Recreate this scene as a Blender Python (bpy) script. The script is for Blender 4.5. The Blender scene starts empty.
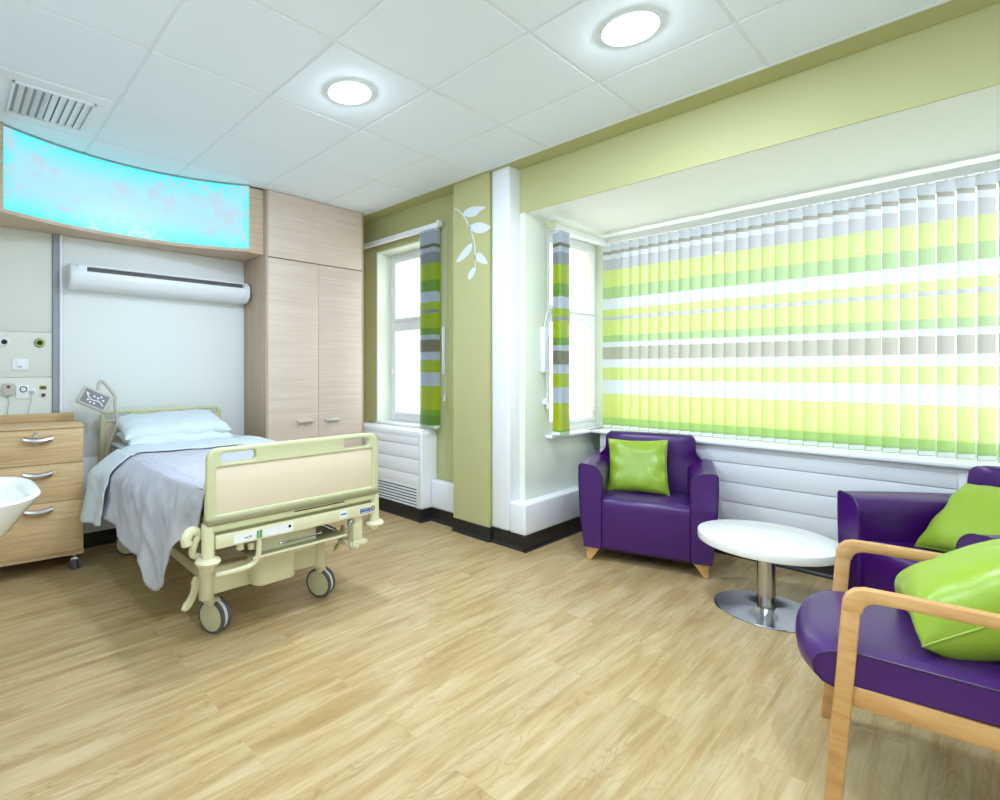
import bpy, bmesh, math, random
from mathutils import Vector, Matrix, noise
random.seed(7)
C = bpy.context.scene.collection
SC = bpy.context.scene
PI = math.pi
# ------------------------------------------------------------------ camera
TH = math.radians(40.8); F = 518.0; PU = 392.0; PV = 370.0; CH = 1.259
ST, CT = math.sin(TH), math.cos(TH)
def ray(u, v):
    a = (u - PU) / F
    return (ST + a*CT, CT - a*ST, (PV - v) / F)
def atX(u, v, X):
    r = ray(u, v); t = X / r[0]; return (X, r[1]*t, CH + r[2]*t)
def atY(u, v, Y):
    r = ray(u, v); t = Y / r[1]; return (r[0]*t, Y, CH + r[2]*t)
cam = bpy.data.cameras.new('camera'); camo = bpy.data.objects.new('camera', cam); C.objects.link(camo)
cam.sensor_width = 36; cam.lens = F/1000*36; cam.shift_x = (500-PU)/1000; cam.shift_y = (PV-400)/1000
cam.clip_start = 0.02
camo.location = (0, 0, CH); camo.rotation_euler = (PI/2, 0, -TH)
SC.camera = camo

# ------------------------------------------------------------------ materials
def lin(c):
    r = []
    for x in c[:3]:
        x /= 255.0
        r.append(x/12.92 if x <= .04045 else ((x+.055)/1.055)**2.4)
    return (r[0], r[1], r[2], 1)
def newmat(name):
    m = bpy.data.materials.new(name); m.use_nodes = True
    n = m.node_tree.nodes; l = m.node_tree.links
    b = n['Principled BSDF']
    return m, n, l, b
def mapping(n, l, scale, rot=(0,0,0)):
    tc = n.new('ShaderNodeTexCoord'); mp = n.new('ShaderNodeMapping')
    mp.inputs['Scale'].default_value = scale; mp.inputs['Rotation'].default_value = rot
    l.new(tc.outputs['Object'], mp.inputs['Vector']); return mp
def plain(name, col, rough=.5, metal=0, var=.03, nscale=6, bump=0, bscale=200, coat=0, spec=None):
    m, n, l, b = newmat(name)
    mp = mapping(n, l, (1,1,1)); tx = n.new('ShaderNodeTexNoise'); tx.inputs['Scale'].default_value = nscale
    tx.inputs['Detail'].default_value = 4
    l.new(mp.outputs[0], tx.inputs['Vector'])
    mx = n.new('ShaderNodeMix'); mx.data_type = 'RGBA'
    c = lin(col)
    mx.inputs[6].default_value = tuple(max(0, x*(1-var)) for x in c[:3]) + (1,)
    mx.inputs[7].default_value = tuple(min(1, x*(1+var)) for x in c[:3]) + (1,)
    l.new(tx.outputs['Fac'], mx.inputs[0]); l.new(mx.outputs[2], b.inputs['Base Color'])
    b.inputs['Roughness'].default_value = rough; b.inputs['Metallic'].default_value = metal
    if coat: b.inputs['Coat Weight'].default_value = coat
    if spec is not None: b.inputs['Specular IOR Level'].default_value = spec
    if bump:
        t2 = n.new('ShaderNodeTexNoise'); t2.inputs['Scale'].default_value = bscale; t2.inputs['Detail'].default_value = 3
        l.new(mp.outputs[0], t2.inputs['Vector'])
        bp = n.new('ShaderNodeBump'); bp.inputs['Strength'].default_value = bump; bp.inputs['Distance'].default_value = .002
        l.new(t2.outputs['Fac'], bp.inputs['Height']); l.new(bp.outputs[0], b.inputs['Normal'])
    return m
def wood(name, c1, c2, scale, rough=.45, c3=None, dist=1.0):
    m, n, l, b = newmat(name)
    mp = mapping(n, l, scale); tx = n.new('ShaderNodeTexNoise')
    tx.inputs['Scale'].default_value = 1; tx.inputs['Detail'].default_value = 5; tx.inputs['Roughness'].default_value = .65
    tx.inputs['Distortion'].default_value = dist
    l.new(mp.outputs[0], tx.inputs['Vector'])
    r = n.new('ShaderNodeValToRGB'); r.color_ramp.elements[0].position = .33; r.color_ramp.elements[1].position = .66
    r.color_ramp.elements[0].color = lin(c1); r.color_ramp.elements[1].color = lin(c2)
    if c3:
        e = r.color_ramp.elements.new(.5); e.color = lin(c3)
    l.new(tx.outputs['Fac'], r.inputs[0]); l.new(r.outputs[0], b.inputs['Base Color'])
    b.inputs['Roughness'].default_value = rough
    bp = n.new('ShaderNodeBump'); bp.inputs['Strength'].default_value = .06; bp.inputs['Distance'].default_value = .001
    l.new(tx.outputs['Fac'], bp.inputs['Height']); l.new(bp.outputs[0], b.inputs['Normal'])
    return m
def emis(name, col, s):
    m, n, l, b = newmat(name)
    b.inputs['Base Color'].default_value = lin(col); b.inputs['Emission Color'].default_value = lin(col)
    b.inputs['Emission Strength'].default_value = s; return m

M = {}
M['green'] = plain('green_wall_paint', (192, 191, 134), .6, var=.02, nscale=2, bump=.05)
M['white_wall'] = plain('white_wall_paint', (236, 240, 236), .5, var=.01, nscale=2, bump=.04)
M['mint'] = plain('pale_bay_paint', (236, 243, 226), .5, var=.01, nscale=2, bump=.04)
M['soffit'] = plain('bay_soffit_paint', (246, 250, 244), .6, var=.01, nscale=2)
M['tile'] = plain('ceiling_tile', (240, 248, 254), .85, var=.015, nscale=60, bump=.15, bscale=350)
M['grid'] = plain('ceiling_grid', (236, 240, 243), .6)
M['wplastic'] = plain('white_plastic', (240, 243, 245), .35, var=.01)
M['upvc'] = plain('window_frame_white', (244, 246, 248), .3, var=.01)
M['casing'] = plain('white_coated_steel', (243, 245, 246), .38, var=.01)
M['black'] = plain('black_skirting', (36, 34, 34), .35, var=.1)
M['dark'] = plain('dark_recess', (30, 30, 32), .7)
M['slot'] = plain('dark_light_slot', (92, 92, 92), .5)
M['grey'] = plain('grey_trim', (152, 155, 162), .45)
M['cream_panel'] = plain('service_panel', (224, 226, 214), .5, var=.01)
M['cream'] = plain('cream_enamel', (222, 217, 178), .32, var=.03, coat=.2)
M['olive'] = plain('olive_cream_plastic', (206, 207, 160), .38, var=.02)
M['olive_dark'] = plain('grey_olive_rail', (146, 142, 104), .4, var=.03)
M['bed_panel'] = plain('peach_laminate', (228, 212, 184), .45, var=.02)
M['linen'] = plain('white_linen', (212, 223, 227), .85, var=.02, nscale=15, bump=.1, bscale=500)
M['blanket'] = plain('lilac_grey_blanket', (196, 196, 204), .85, var=.03, nscale=30, bump=.15, bscale=420)
M['mattress'] = plain('mattress_cover', (150, 160, 180), .6)
M['purple'] = plain('purple_leather', (64, 14, 98), .30, var=.06, nscale=12, bump=.12, bscale=260)
M['piping'] = plain('purple_piping', (44, 14, 66), .4)
M['lime'] = plain('lime_leather', (148, 178, 48), .33, var=.05, nscale=9, bump=.1, bscale=240)
M['satin'] = plain('satin_metal', (235, 235, 236), .35, metal=.85)
M['steel'] = plain('brushed_steel', (196, 196, 198), .15, metal=1, var=.05)
M['chrome'] = plain('chrome', (215, 215, 218), .12, metal=1)
M['table_top'] = plain('white_laminate', (244, 244, 240), .25, var=.01)
M['ceramic'] = plain('white_ceramic', (240, 243, 242), .12, var=.005, coat=.5)
M['tyre'] = plain('grey_tyre', (88, 88, 96), .5)
M['hub'] = plain('castor_hub', (205, 200, 160), .4)
M['wheelw'] = plain('castor_fork_white', (225, 225, 220), .4)
M['screen_grey'] = plain('control_overlay', (128, 128, 132), .35)
M['decal'] = plain('white_vinyl', (226, 234, 240), .5, var=.02)
M['cable'] = plain('beige_cable', (196, 190, 176), .5)
M['cord'] = plain('white_cord', (232, 234, 236), .5)
M['lime_ring'] = plain('lime_ring', (170, 190, 40), .4)
M['grn'] = plain('green_label', (50, 150, 100), .5)
M['navy'] = plain('navy_label', (40, 48, 84), .5)
M['blue'] = plain('blue_label', (60, 100, 160), .5)
M['label'] = plain('white_label', (236, 238, 236), .5)
M['brown_red'] = plain('brown_socket', (110, 62, 44), .5)
M['ext'] = plain('outside_ground', (150, 160, 140), .9)
M['veneer'] = wood('pale_veneer', (212, 192, 172), (228, 211, 195), (1.3, 60, 75), .42, dist=.4)
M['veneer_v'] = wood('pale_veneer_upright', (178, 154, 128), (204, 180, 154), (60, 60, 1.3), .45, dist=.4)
M['canopy'] = wood('canopy_veneer', (196, 170, 142), (216, 192, 166), (2.0, 60, 60), .45, dist=.4)
M['oak'] = wood('oak_laminate', (196, 162, 112), (222, 192, 144), (2.4, 45, 45), .45, dist=1.6)
M['beech'] = wood('beech_wood', (196, 144, 82), (216, 170, 110), (28, 5, 28), .38, dist=.8)

def floor_mat():
    m, n, l, b = newmat('wood_effect_vinyl')
    mp = mapping(n, l, (1,1,1))
    bk = n.new('ShaderNodeTexBrick'); bk.offset = .37; bk.offset_frequency = 2
    bk.inputs['Scale'].default_value = 1; bk.inputs['Brick Width'].default_value = 1.22; bk.inputs['Row Height'].default_value = .184
    bk.inputs['Mortar Size'].default_value = .0012; bk.inputs['Mortar Smooth'].default_value = 0
    bk.inputs['Color1'].default_value = (0,0,0,1); bk.inputs['Color2'].default_value = (1,1,1,1); bk.inputs['Mortar'].default_value = (.5,.5,.5,1)
    l.new(mp.outputs[0], bk.inputs['Vector'])
    # offset grain per plank
    add = n.new('ShaderNodeVectorMath'); add.operation = 'MULTIPLY_ADD'
    l.new(bk.outputs['Color'], add.inputs[0]); add.inputs[1].default_value = (7, 13, 5)
    l.new(mp.outputs[0], add.inputs[2])
    mp2 = n.new('ShaderNodeMapping'); mp2.inputs['Scale'].default_value = (1.5, 13, 1); l.new(add.outputs[0], mp2.inputs['Vector'])
    t1 = n.new('ShaderNodeTexNoise'); t1.inputs['Scale'].default_value = 1.5; t1.inputs['Detail'].default_value = 6; t1.inputs['Roughness'].default_value = .6; t1.inputs['Distortion'].default_value = .5
    l.new(mp2.outputs[0], t1.inputs['Vector'])
    r = n.new('ShaderNodeValToRGB'); cr = r.color_ramp
    cr.elements[0].position = .25; cr.elements[0].color = lin((168, 136, 88))
    cr.elements[1].position = .75; cr.elements[1].color = lin((208, 187, 146))
    e = cr.elements.new(.42); e.color = lin((182, 153, 102))
    e = cr.elements.new(.55); e.color = lin((195, 170, 122))
    l.new(t1.outputs['Fac'], r.inputs[0])
    # cathedral grain : contour lines of a stretched noise, in patches
    mp4 = n.new('ShaderNodeMapping'); mp4.inputs['Scale'].default_value = (1.6, 7, 1); l.new(add.outputs[0], mp4.inputs['Vector'])
    t4 = n.new('ShaderNodeTexNoise'); t4.inputs['Scale'].default_value = 1.3; t4.inputs['Detail'].default_value = 2.5; l.new(mp4.outputs[0], t4.inputs['Vector'])
    k1 = n.new('ShaderNodeMath'); k1.operation = 'MULTIPLY'; k1.inputs[1].default_value = 110; l.new(t4.outputs['Fac'], k1.inputs[0])
    k2 = n.new('ShaderNodeMath'); k2.operation = 'SINE'; l.new(k1.outputs[0], k2.inputs[0])
    k3 = n.new('ShaderNodeMapRange'); k3.inputs[1].default_value = .3; k3.inputs[2].default_value = 1; l.new(k2.outputs[0], k3.inputs[0])
    t5 = n.new('ShaderNodeTexNoise'); t5.inputs['Scale'].default_value = .9; t5.inputs['Detail'].default_value = 2; l.new(mp2.outputs[0], t5.inputs['Vector'])
    k4 = n.new('ShaderNodeMapRange'); k4.inputs[1].default_value = .48; k4.inputs[2].default_value = .68; k4.inputs[3].default_value = 0; k4.inputs[4].default_value = .34; l.new(t5.outputs['Fac'], k4.inputs[0])
    k5 = n.new('ShaderNodeMath'); k5.operation = 'MULTIPLY'; l.new(k3.outputs[0], k5.inputs[0]); l.new(k4.outputs[0], k5.inputs[1])
    gm = n.new('ShaderNodeMix'); gm.data_type = 'RGBA'; l.new(k5.outputs[0], gm.inputs[0]); l.new(r.outputs[0], gm.inputs[6]); gm.inputs[7].default_value = lin((140, 98, 52))
    # fine streaks
    mp3 = n.new('ShaderNodeMapping'); mp3.inputs['Scale'].default_value = (4, 90, 1); l.new(add.outputs[0], mp3.inputs['Vector'])
    t2 = n.new('ShaderNodeTexNoise'); t2.inputs['Scale'].default_value = 1; t2.inputs['Detail'].default_value = 4; l.new(mp3.outputs[0], t2.inputs['Vector'])
    mr = n.new('ShaderNodeMapRange'); mr.inputs[1].default_value = .3; mr.inputs[2].default_value = .7; mr.inputs[3].default_value = .90; mr.inputs[4].default_value = 1.06
    l.new(t2.outputs['Fac'], mr.inputs[0])
    mr2 = n.new('ShaderNodeMapRange'); mr2.inputs[3].default_value = .96; mr2.inputs[4].default_value = 1.04
    l.new(bk.outputs['Color'], mr2.inputs[0])
    mu = n.new('ShaderNodeMath'); mu.operation = 'MULTIPLY'; l.new(mr.outputs[0], mu.inputs[0]); l.new(mr2.outputs[0], mu.inputs[1])
    mr3 = n.new('ShaderNodeMapRange'); mr3.inputs[3].default_value = 1; mr3.inputs[4].default_value = .86; l.new(bk.outputs['Fac'], mr3.inputs[0])
    mu2 = n.new('ShaderNodeMath'); mu2.operation = 'MULTIPLY'; l.new(mu.outputs[0], mu2.inputs[0]); l.new(mr3.outputs[0], mu2.inputs[1])
    vm = n.new('ShaderNodeVectorMath'); vm.operation = 'SCALE'; l.new(gm.outputs[2], vm.inputs[0]); l.new(mu2.outputs[0], vm.inputs['Scale'])
    l.new(vm.outputs[0], b.inputs['Base Color'])
    b.inputs['Roughness'].default_value = .33
    bp = n.new('ShaderNodeBump'); bp.inputs['Strength'].default_value = .12; bp.inputs['Distance'].default_value = .001
    l.new(t1.outputs['Fac'], bp.inputs['Height']); l.new(bp.outputs[0], b.inputs['Normal'])
    return m
M['floor'] = floor_mat()

def fabric_mat():
    m, n, l, b = newmat('striped_blind_fabric')
    tc = n.new('ShaderNodeTexCoord'); sp = n.new('ShaderNodeSeparateXYZ'); l.new(tc.outputs['Object'], sp.inputs[0])
    mr = n.new('ShaderNodeMapRange'); mr.inputs[1].default_value = 0; mr.inputs[2].default_value = 1.75
    l.new(sp.outputs['Z'], mr.inputs[0])
    lime, grn, wht, tau, gry, brn = (186, 206, 30), (128, 174, 50), (206, 214, 226), (144, 140, 108), (164, 168, 176), (122, 114, 76)
    st = [(0, grn), (.05, (150, 196, 40)), (.10, (200, 214, 30)), (.30, wht), (.415, lime), (.515, wht), (.585, tau), (.69, wht), (.725, grn), (.785, lime), (.915, gry),
          (.94, lime), (1.0, wht), (1.09, grn), (1.185, lime), (1.33, gry), (1.42, wht), (1.46, brn), (1.49, (205, 212, 222))]
    r = n.new('ShaderNodeValToRGB'); cr = r.color_ramp; cr.interpolation = 'CONSTANT'
    cr.elements[0].position = 0; cr.elements[0].color = lin(st[0][1])
    cr.elements[1].position = st[1][0]/1.75; cr.elements[1].color = lin(st[1][1])
    for h, c in st[2:]:
        e = cr.elements.new(h/1.75); e.color = lin(c)
    l.new(mr.outputs[0], r.inputs[0])
    wv = n.new('ShaderNodeTexNoise'); wv.inputs['Scale'].default_value = 300; l.new(tc.outputs['Object'], wv.inputs['Vector'])
    wm = n.new('ShaderNodeMix'); wm.data_type = 'RGBA'; wm.inputs[0].default_value = .46; wm.inputs[7].default_value = (.80,.87,.88,1); l.new(r.outputs[0], wm.inputs[6])
    d = n.new('ShaderNodeBsdfDiffuse'); t = n.new('ShaderNodeBsdfTranslucent'); tr = n.new('ShaderNodeBsdfTransparent')
    l.new(r.outputs[0], d.inputs[0]); l.new(wm.outputs[2], t.inputs[0])
    bp = n.new('ShaderNodeBump'); bp.inputs['Strength'].default_value = .1; bp.inputs['Distance'].default_value = .001
    l.new(wv.outputs['Fac'], bp.inputs['Height']); l.new(bp.outputs[0], d.inputs['Normal'])
    m1 = n.new('ShaderNodeMixShader'); m1.inputs[0].default_value = .46; l.new(d.outputs[0], m1.inputs[1]); l.new(t.outputs[0], m1.inputs[2])
    m2 = n.new('ShaderNodeMixShader'); m2.inputs[0].default_value = .06; l.new(m1.outputs[0], m2.inputs[1]); l.new(tr.outputs[0], m2.inputs[2])
    l.new(m2.outputs[0], n['Material Output'].inputs['Surface']); n.remove(b)
    return m
M['fabric'] = fabric_mat()
def glass_mat():
    m, n, l, b = newmat('window_glass')
    n.remove(b)
    tr = n.new('ShaderNodeBsdfTransparent'); gl = n.new('ShaderNodeBsdfGlossy'); gl.inputs['Roughness'].default_value = .02
    mx = n.new('ShaderNodeMixShader'); mx.inputs[0].default_value = .06
    l.new(tr.outputs[0], mx.inputs[1]); l.new(gl.outputs[0], mx.inputs[2]); l.new(mx.outputs[0], n['Material Output'].inputs['Surface'])
    return m
M['glass'] = glass_mat()
def lightbox_mat():
    m, n, l, b = newmat('backlit_print')
    tc = n.new('ShaderNodeTexCoord'); sp = n.new('ShaderNodeSeparateXYZ'); l.new(tc.outputs['Generated'], sp.inputs[0])
    def edge(ch, w):
        a = n.new('ShaderNodeMath'); a.operation = 'SUBTRACT'; a.inputs[1].default_value = .5; l.new(sp.outputs[ch], a.inputs[0])
        c = n.new('ShaderNodeMath'); c.operation = 'ABSOLUTE'; l.new(a.outputs[0], c.inputs[0])
        mr = n.new('ShaderNodeMapRange'); mr.inputs[1].default_value = .5-w; mr.inputs[2].default_value = .5; l.new(c.outputs[0], mr.inputs[0]); return mr
    e1 = edge('Z', .34); e2 = edge('X', .05)
    mxm = n.new('ShaderNodeMath'); mxm.operation = 'MAXIMUM'; l.new(e1.outputs[0], mxm.inputs[0]); l.new(e2.outputs[0], mxm.inputs[1])
    mx = n.new('ShaderNodeMix'); mx.data_type = 'RGBA'; mx.inputs[6].default_value = lin((176, 230, 246)); mx.inputs[7].default_value = lin((90, 246, 250))
    l.new(mxm.outputs[0], mx.inputs[0])
    # printed blossoms
    mp = n.new('ShaderNodeMapping'); mp.inputs['Scale'].default_value = (9, 9, 9); l.new(tc.outputs['Object'], mp.inputs[0])
    n1 = n.new('ShaderNodeTexNoise'); n1.inputs['Scale'].default_value = 1.3; n1.inputs['Detail'].default_value = 3; n1.inputs['Distortion'].default_value = 1.2; l.new(mp.outputs[0], n1.inputs[0])
    v = n.new('ShaderNodeTexVoronoi'); v.inputs['Scale'].default_value = .55; l.new(mp.outputs[0], v.inputs[0])
    rv = n.new('ShaderNodeMapRange'); rv.inputs[1].default_value = .62; rv.inputs[2].default_value = .52; l.new(v.outputs['Distance'], rv.inputs[0])
    rn = n.new('ShaderNodeMapRange'); rn.inputs[1].default_value = .50; rn.inputs[2].default_value = .57; l.new(n1.outputs['Fac'], rn.inputs[0])
    mm = n.new('ShaderNodeMath'); mm.operation = 'MULTIPLY'; l.new(rv.outputs[0], mm.inputs[0]); l.new(rn.outputs[0], mm.inputs[1])
    mm2 = n.new('ShaderNodeMath'); mm2.operation = 'MULTIPLY'; mm2.inputs[1].default_value = .5; l.new(mm.outputs[0], mm2.inputs[0])
    m2 = n.new('ShaderNodeMix'); m2.data_type = 'RGBA'; m2.inputs[7].default_value = lin((206, 200, 212)); l.new(mx.outputs[2], m2.inputs[6]); l.new(mm2.outputs[0], m2.inputs[0])
    l.new(m2.outputs[2], b.inputs['Emission Color']); b.inputs['Emission Strength'].default_value = LB
    b.inputs['Base Color'].default_value = lin((60, 80, 90)); b.inputs['Roughness'].default_value = .3
    return m

# ------------------------------------------------------------------ light levels
LB = .54        # backlit print
LAMP = 195.0
WORLD = 1.8
EXPO = 0.84
M['lightbox'] = lightbox_mat()
M['lamp'] = emis('lamp_diffuser', (216, 232, 255), LAMP)

# ------------------------------------------------------------------ mesh builder
class MB:
    def __init__(s): s.v = []; s.f = []
    def add(s, vs, fs, mat=None):
        o = len(s.v)
        for v in vs:
            v = Vector(v)
            if mat: v = mat @ v
            s.v.append(v)
        s.f += [tuple(i+o for i in f) for f in fs]
        return s
    def box(s, x0, x1, y0, y1, z0, z1, bev=0, seg=2, mat=None):
        bm = bmesh.new(); bmesh.ops.create_cube(bm, size=1)
        for v in bm.verts:
            v.co = Vector(((x0+x1)/2 + v.co.x*(x1-x0), (y0+y1)/2 + v.co.y*(y1-y0), (z0+z1)/2 + v.co.z*(z1-z0)))
        if bev: bmesh.ops.bevel(bm, geom=list(bm.edges), offset=bev, segments=seg, profile=.5, affect='EDGES')
        bm.verts.index_update(); s.add([v.co.copy() for v in bm.verts], [tuple(v.index for v in f.verts) for f in bm.faces], mat); bm.free(); return s
    def cyl(s, p0, p1, r0, r1=None, n=24, cap=True, mat=None):
        if r1 is None: r1 = r0
        p0 = Vector(p0); p1 = Vector(p1); d = (p1-p0).normalized()
        a = d.orthogonal().normalized(); b = d.cross(a)
        vs = []
        for p, r in ((p0, r0), (p1, r1)):
            for i in range(n):
                t = 2*PI*i/n; vs.append(p + (a*math.cos(t) + b*math.sin(t))*r)
        fs = [(i, (i+1) % n, n+(i+1) % n, n+i) for i in range(n)]
        if cap: fs += [tuple(range(n-1, -1, -1)), tuple(range(n, 2*n))]
        return s.add(vs, fs, mat)
    def tube(s, pts, r, n=12, smooth=True, mat=None, flat=None):
        P = [Vector(p) for p in pts]
        if smooth and len(P) > 2:
            Q = []
            for i in range(len(P)-1):
                a = P[max(0, i-1)]; b = P[i]; c = P[i+1]; d = P[min(len(P)-1, i+2)]
                for k in range(6):
                    t = k/6
                    Q.append(.5*((2*b) + (c-a)*t + (2*a-5*b+4*c-d)*t*t + (3*b-a-3*c+d)*t**3))
            Q.append(P[-1]); P = Q
        rr = r if callable(r) else (lambda t: r)
        vs = []; prev = None
        for i, p in enumerate(P):
            d = (P[min(i+1, len(P)-1)] - P[max(i-1, 0)]).normalized()
            if prev is None: a = d.orthogonal().normalized()
            else: a = (prev - d*prev.dot(d)).normalized()
            prev = a; b = d.cross(a); q = rr(i/(len(P)-1))
            for k in range(n):
                t = 2*PI*k/n; vs.append(p + (a*math.cos(t)+b*math.sin(t))*q)
        fs = []
        for i in range(len(P)-1):
            for k in range(n): fs.append((i*n+k, i*n+(k+1) % n, (i+1)*n+(k+1) % n, (i+1)*n+k))
        fs += [tuple(range(n-1, -1, -1)), tuple((len(P)-1)*n+k for k in range(n))]
        return s.add(vs, fs, mat)
    def lathe(s, prof, c=(0, 0, 0), n=48, mat=None, cap=True):
        vs = []; fs = []
        for r, z in prof:
            for k in range(n):
                t = 2*PI*k/n; vs.append((c[0]+r*math.cos(t), c[1]+r*math.sin(t), c[2]+z))
        for i in range(len(prof)-1):
            for k in range(n): fs.append((i*n+k, i*n+(k+1) % n, (i+1)*n+(k+1) % n, (i+1)*n+k))
        cl = not cap or (abs(prof[0][0]-prof[-1][0]) < 1e-6 and abs(prof[0][1]-prof[-1][1]) < 1e-6)
        if prof[0][0] > 1e-5 and not cl: fs.append(tuple(range(n-1, -1, -1)))
        if prof[-1][0] > 1e-5 and not cl: fs.append(tuple((len(prof)-1)*n+k for k in range(n)))
        return s.add(vs, fs, mat)
    def prism(s, poly, ax, a, b, bev=0, seg=2, mat=None):
        # poly: 2D list; ax: axis of extrusion
        def P(p, h):
            return {'x': (h, p[0], p[1]), 'y': (p[0], h, p[1]), 'z': (p[0], p[1], h)}[ax]
        n = len(poly)
        vs = [P(p, a) for p in poly] + [P(p, b) for p in poly]
        fs = [tuple(range(n)), tuple(range(2*n-1, n-1, -1))] + [(i, n+i, n+(i+1) % n, (i+1) % n) for i in range(n)]
        bm = bmesh.new(); bv = [bm.verts.new(v) for v in vs]
        for f in fs: bm.faces.new([bv[i] for i in f])
        bmesh.ops.recalc_face_normals(bm, faces=bm.faces)
        if bev:
            ed = [e for e in bm.edges if e.calc_face_angle(0) > .5]
            bmesh.ops.bevel(bm, geom=ed, offset=bev, segments=seg, profile=.5, affect='EDGES')
        bm.verts.index_update(); s.add([v.co.copy() for v in bm.verts], [tuple(v.index for v in f.verts) for f in bm.faces], mat); bm.free(); return s
    def loft(s, rings, cap=True, closed=True, mat=None):
        n = len(rings[0]); vs = [p for r in rings for p in r]; fs = []
        for i in range(len(rings)-1):
            for k in range(n if closed else n-1): fs.append((i*n+k, i*n+(k+1) % n, (i+1)*n+(k+1) % n, (i+1)*n+k))
        if cap: fs += [tuple(range(n-1, -1, -1)), tuple((len(rings)-1)*n+k for k in range(n))]
        return s.add(vs, fs, mat)
    def build(s, name, mat, parent=None, ang=35, subsurf=0, solid=0, bevel=0, merge=False):
        me = bpy.data.meshes.new(name)
        bm = bmesh.new(); bv = [bm.verts.new(v) for v in s.v]
        for f in s.f:
            try: bm.faces.new([bv[i] for i in f])
            except ValueError: pass
        if merge: bmesh.ops.remove_doubles(bm, verts=bm.verts, dist=1e-6)
        bmesh.ops.recalc_face_normals(bm, faces=bm.faces)
        bm.to_mesh(me); bm.free()
        me.materials.append(M[mat] if isinstance(mat, str) else mat)
        for p in me.polygons: p.use_smooth = True
        me.set_sharp_from_angle(angle=math.radians(ang))
        o = bpy.data.objects.new(name, me); C.objects.link(o)
        if parent: o.parent = parent
        if solid:
            md = o.modifiers.new('solid', 'SOLIDIFY'); md.thickness = solid; md.offset = 0
        if bevel:
            md = o.modifiers.new('bevel', 'BEVEL'); md.width = bevel; md.segments = 2; md.limit_method = 'ANGLE'
        if subsurf:
            md = o.modifiers.new('sub', 'SUBSURF'); md.levels = subsurf; md.render_levels = subsurf
        return o
def thing(name, label, cat, loc=(0,0,0), rz=0, group=None):
    o = bpy.data.objects.new(name, None); C.objects.link(o); o.empty_display_size = .1
    o.location = loc; o.rotation_euler = (0, 0, rz); tag(o, label, cat, group); return o
def tag(o, label, cat, group=None):
    o['label'] = label; o['category'] = cat
    if group: o['group'] = group
    return o
def struct(o): o['kind'] = 'structure'; return o
def lab(o, t): o['label'] = t; return o
def copy_tree(o, parent=None):
    c = o.copy(); C.objects.link(c); c.parent = parent
    for ch in list(o.children): copy_tree(ch, c)
    return c
def rrect(x0, x1, y0, y1, r, n=6):
    rs = r if isinstance(r, (list, tuple)) else (r,)*4
    out = []
    for (cx, cy, a0), q in zip(((x1, y1, 0), (x0, y1, 90), (x0, y0, 180), (x1, y0, 270)), rs):
        sx = -1 if cx == x1 else 1; sy = -1 if cy == y1 else 1
        for k in range(n+1):
            t = math.radians(a0 + 90*k/n)
            out.append((cx + sx*q + q*math.cos(t), cy + sy*q + q*math.sin(t)))
    return out
def holed(outer, holes, thick, bev):
    cu = bpy.data.curves.new('tmp', 'CURVE'); cu.dimensions = '2D'; cu.fill_mode = 'BOTH'; cu.extrude = thick/2 - bev; cu.bevel_depth = bev; cu.bevel_resolution = 2; cu.offset = -bev
    for pl in [outer] + holes:
        sp = cu.splines.new('POLY'); sp.points.add(len(pl)-1); sp.use_cyclic_u = True
        for p, q in zip(sp.points, pl): p.co = (q[0], q[1], 0, 1)
    ob = bpy.data.objects.new('tmp', cu); C.objects.link(ob)
    dg = bpy.context.evaluated_depsgraph_get(); dg.update()
    me = bpy.data.meshes.new_from_object(ob.evaluated_get(dg))
    vs = [Vector((v.co.x, -v.co.z, v.co.y)) for v in me.vertices]; fs = [tuple(p.vertices) for p in me.polygons]
    bpy.data.objects.remove(ob); bpy.data.curves.remove(cu); bpy.data.meshes.remove(me)
    return vs, fs
def text_mb(s, size, depth=.0006):
    cu = bpy.data.curves.new('tmp', 'FONT'); cu.body = s; cu.size = size; cu.extrude = depth; cu.align_x = 'CENTER'; cu.align_y = 'CENTER'
    ob = bpy.data.objects.new('tmp', cu); C.objects.link(ob)
    dg = bpy.context.evaluated_depsgraph_get(); dg.update()
    me = bpy.data.meshes.new_from_object(ob.evaluated_get(dg))
    vs = [Vector((v.co.x, -v.co.z, v.co.y)) for v in me.vertices]; fs = [tuple(p.vertices) for p in me.polygons]
    bpy.data.objects.remove(ob); bpy.data.curves.remove(cu); bpy.data.meshes.remove(me)
    return vs, fs

# ================================================================== SETTING
H = CH + 1.458          # tiled ceiling height
XW = 3.18; YH = 4.21; XL = -.30; YB = -1.15
YB1 = 2.21; YB0 = -.80; XB = 4.38; SOF = 2.40; SILL = .765
struct(MB().box(XL-.1, 4.6, YB-.1, YH+.1, -.06, 0).build('floor', 'floor'))
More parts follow.
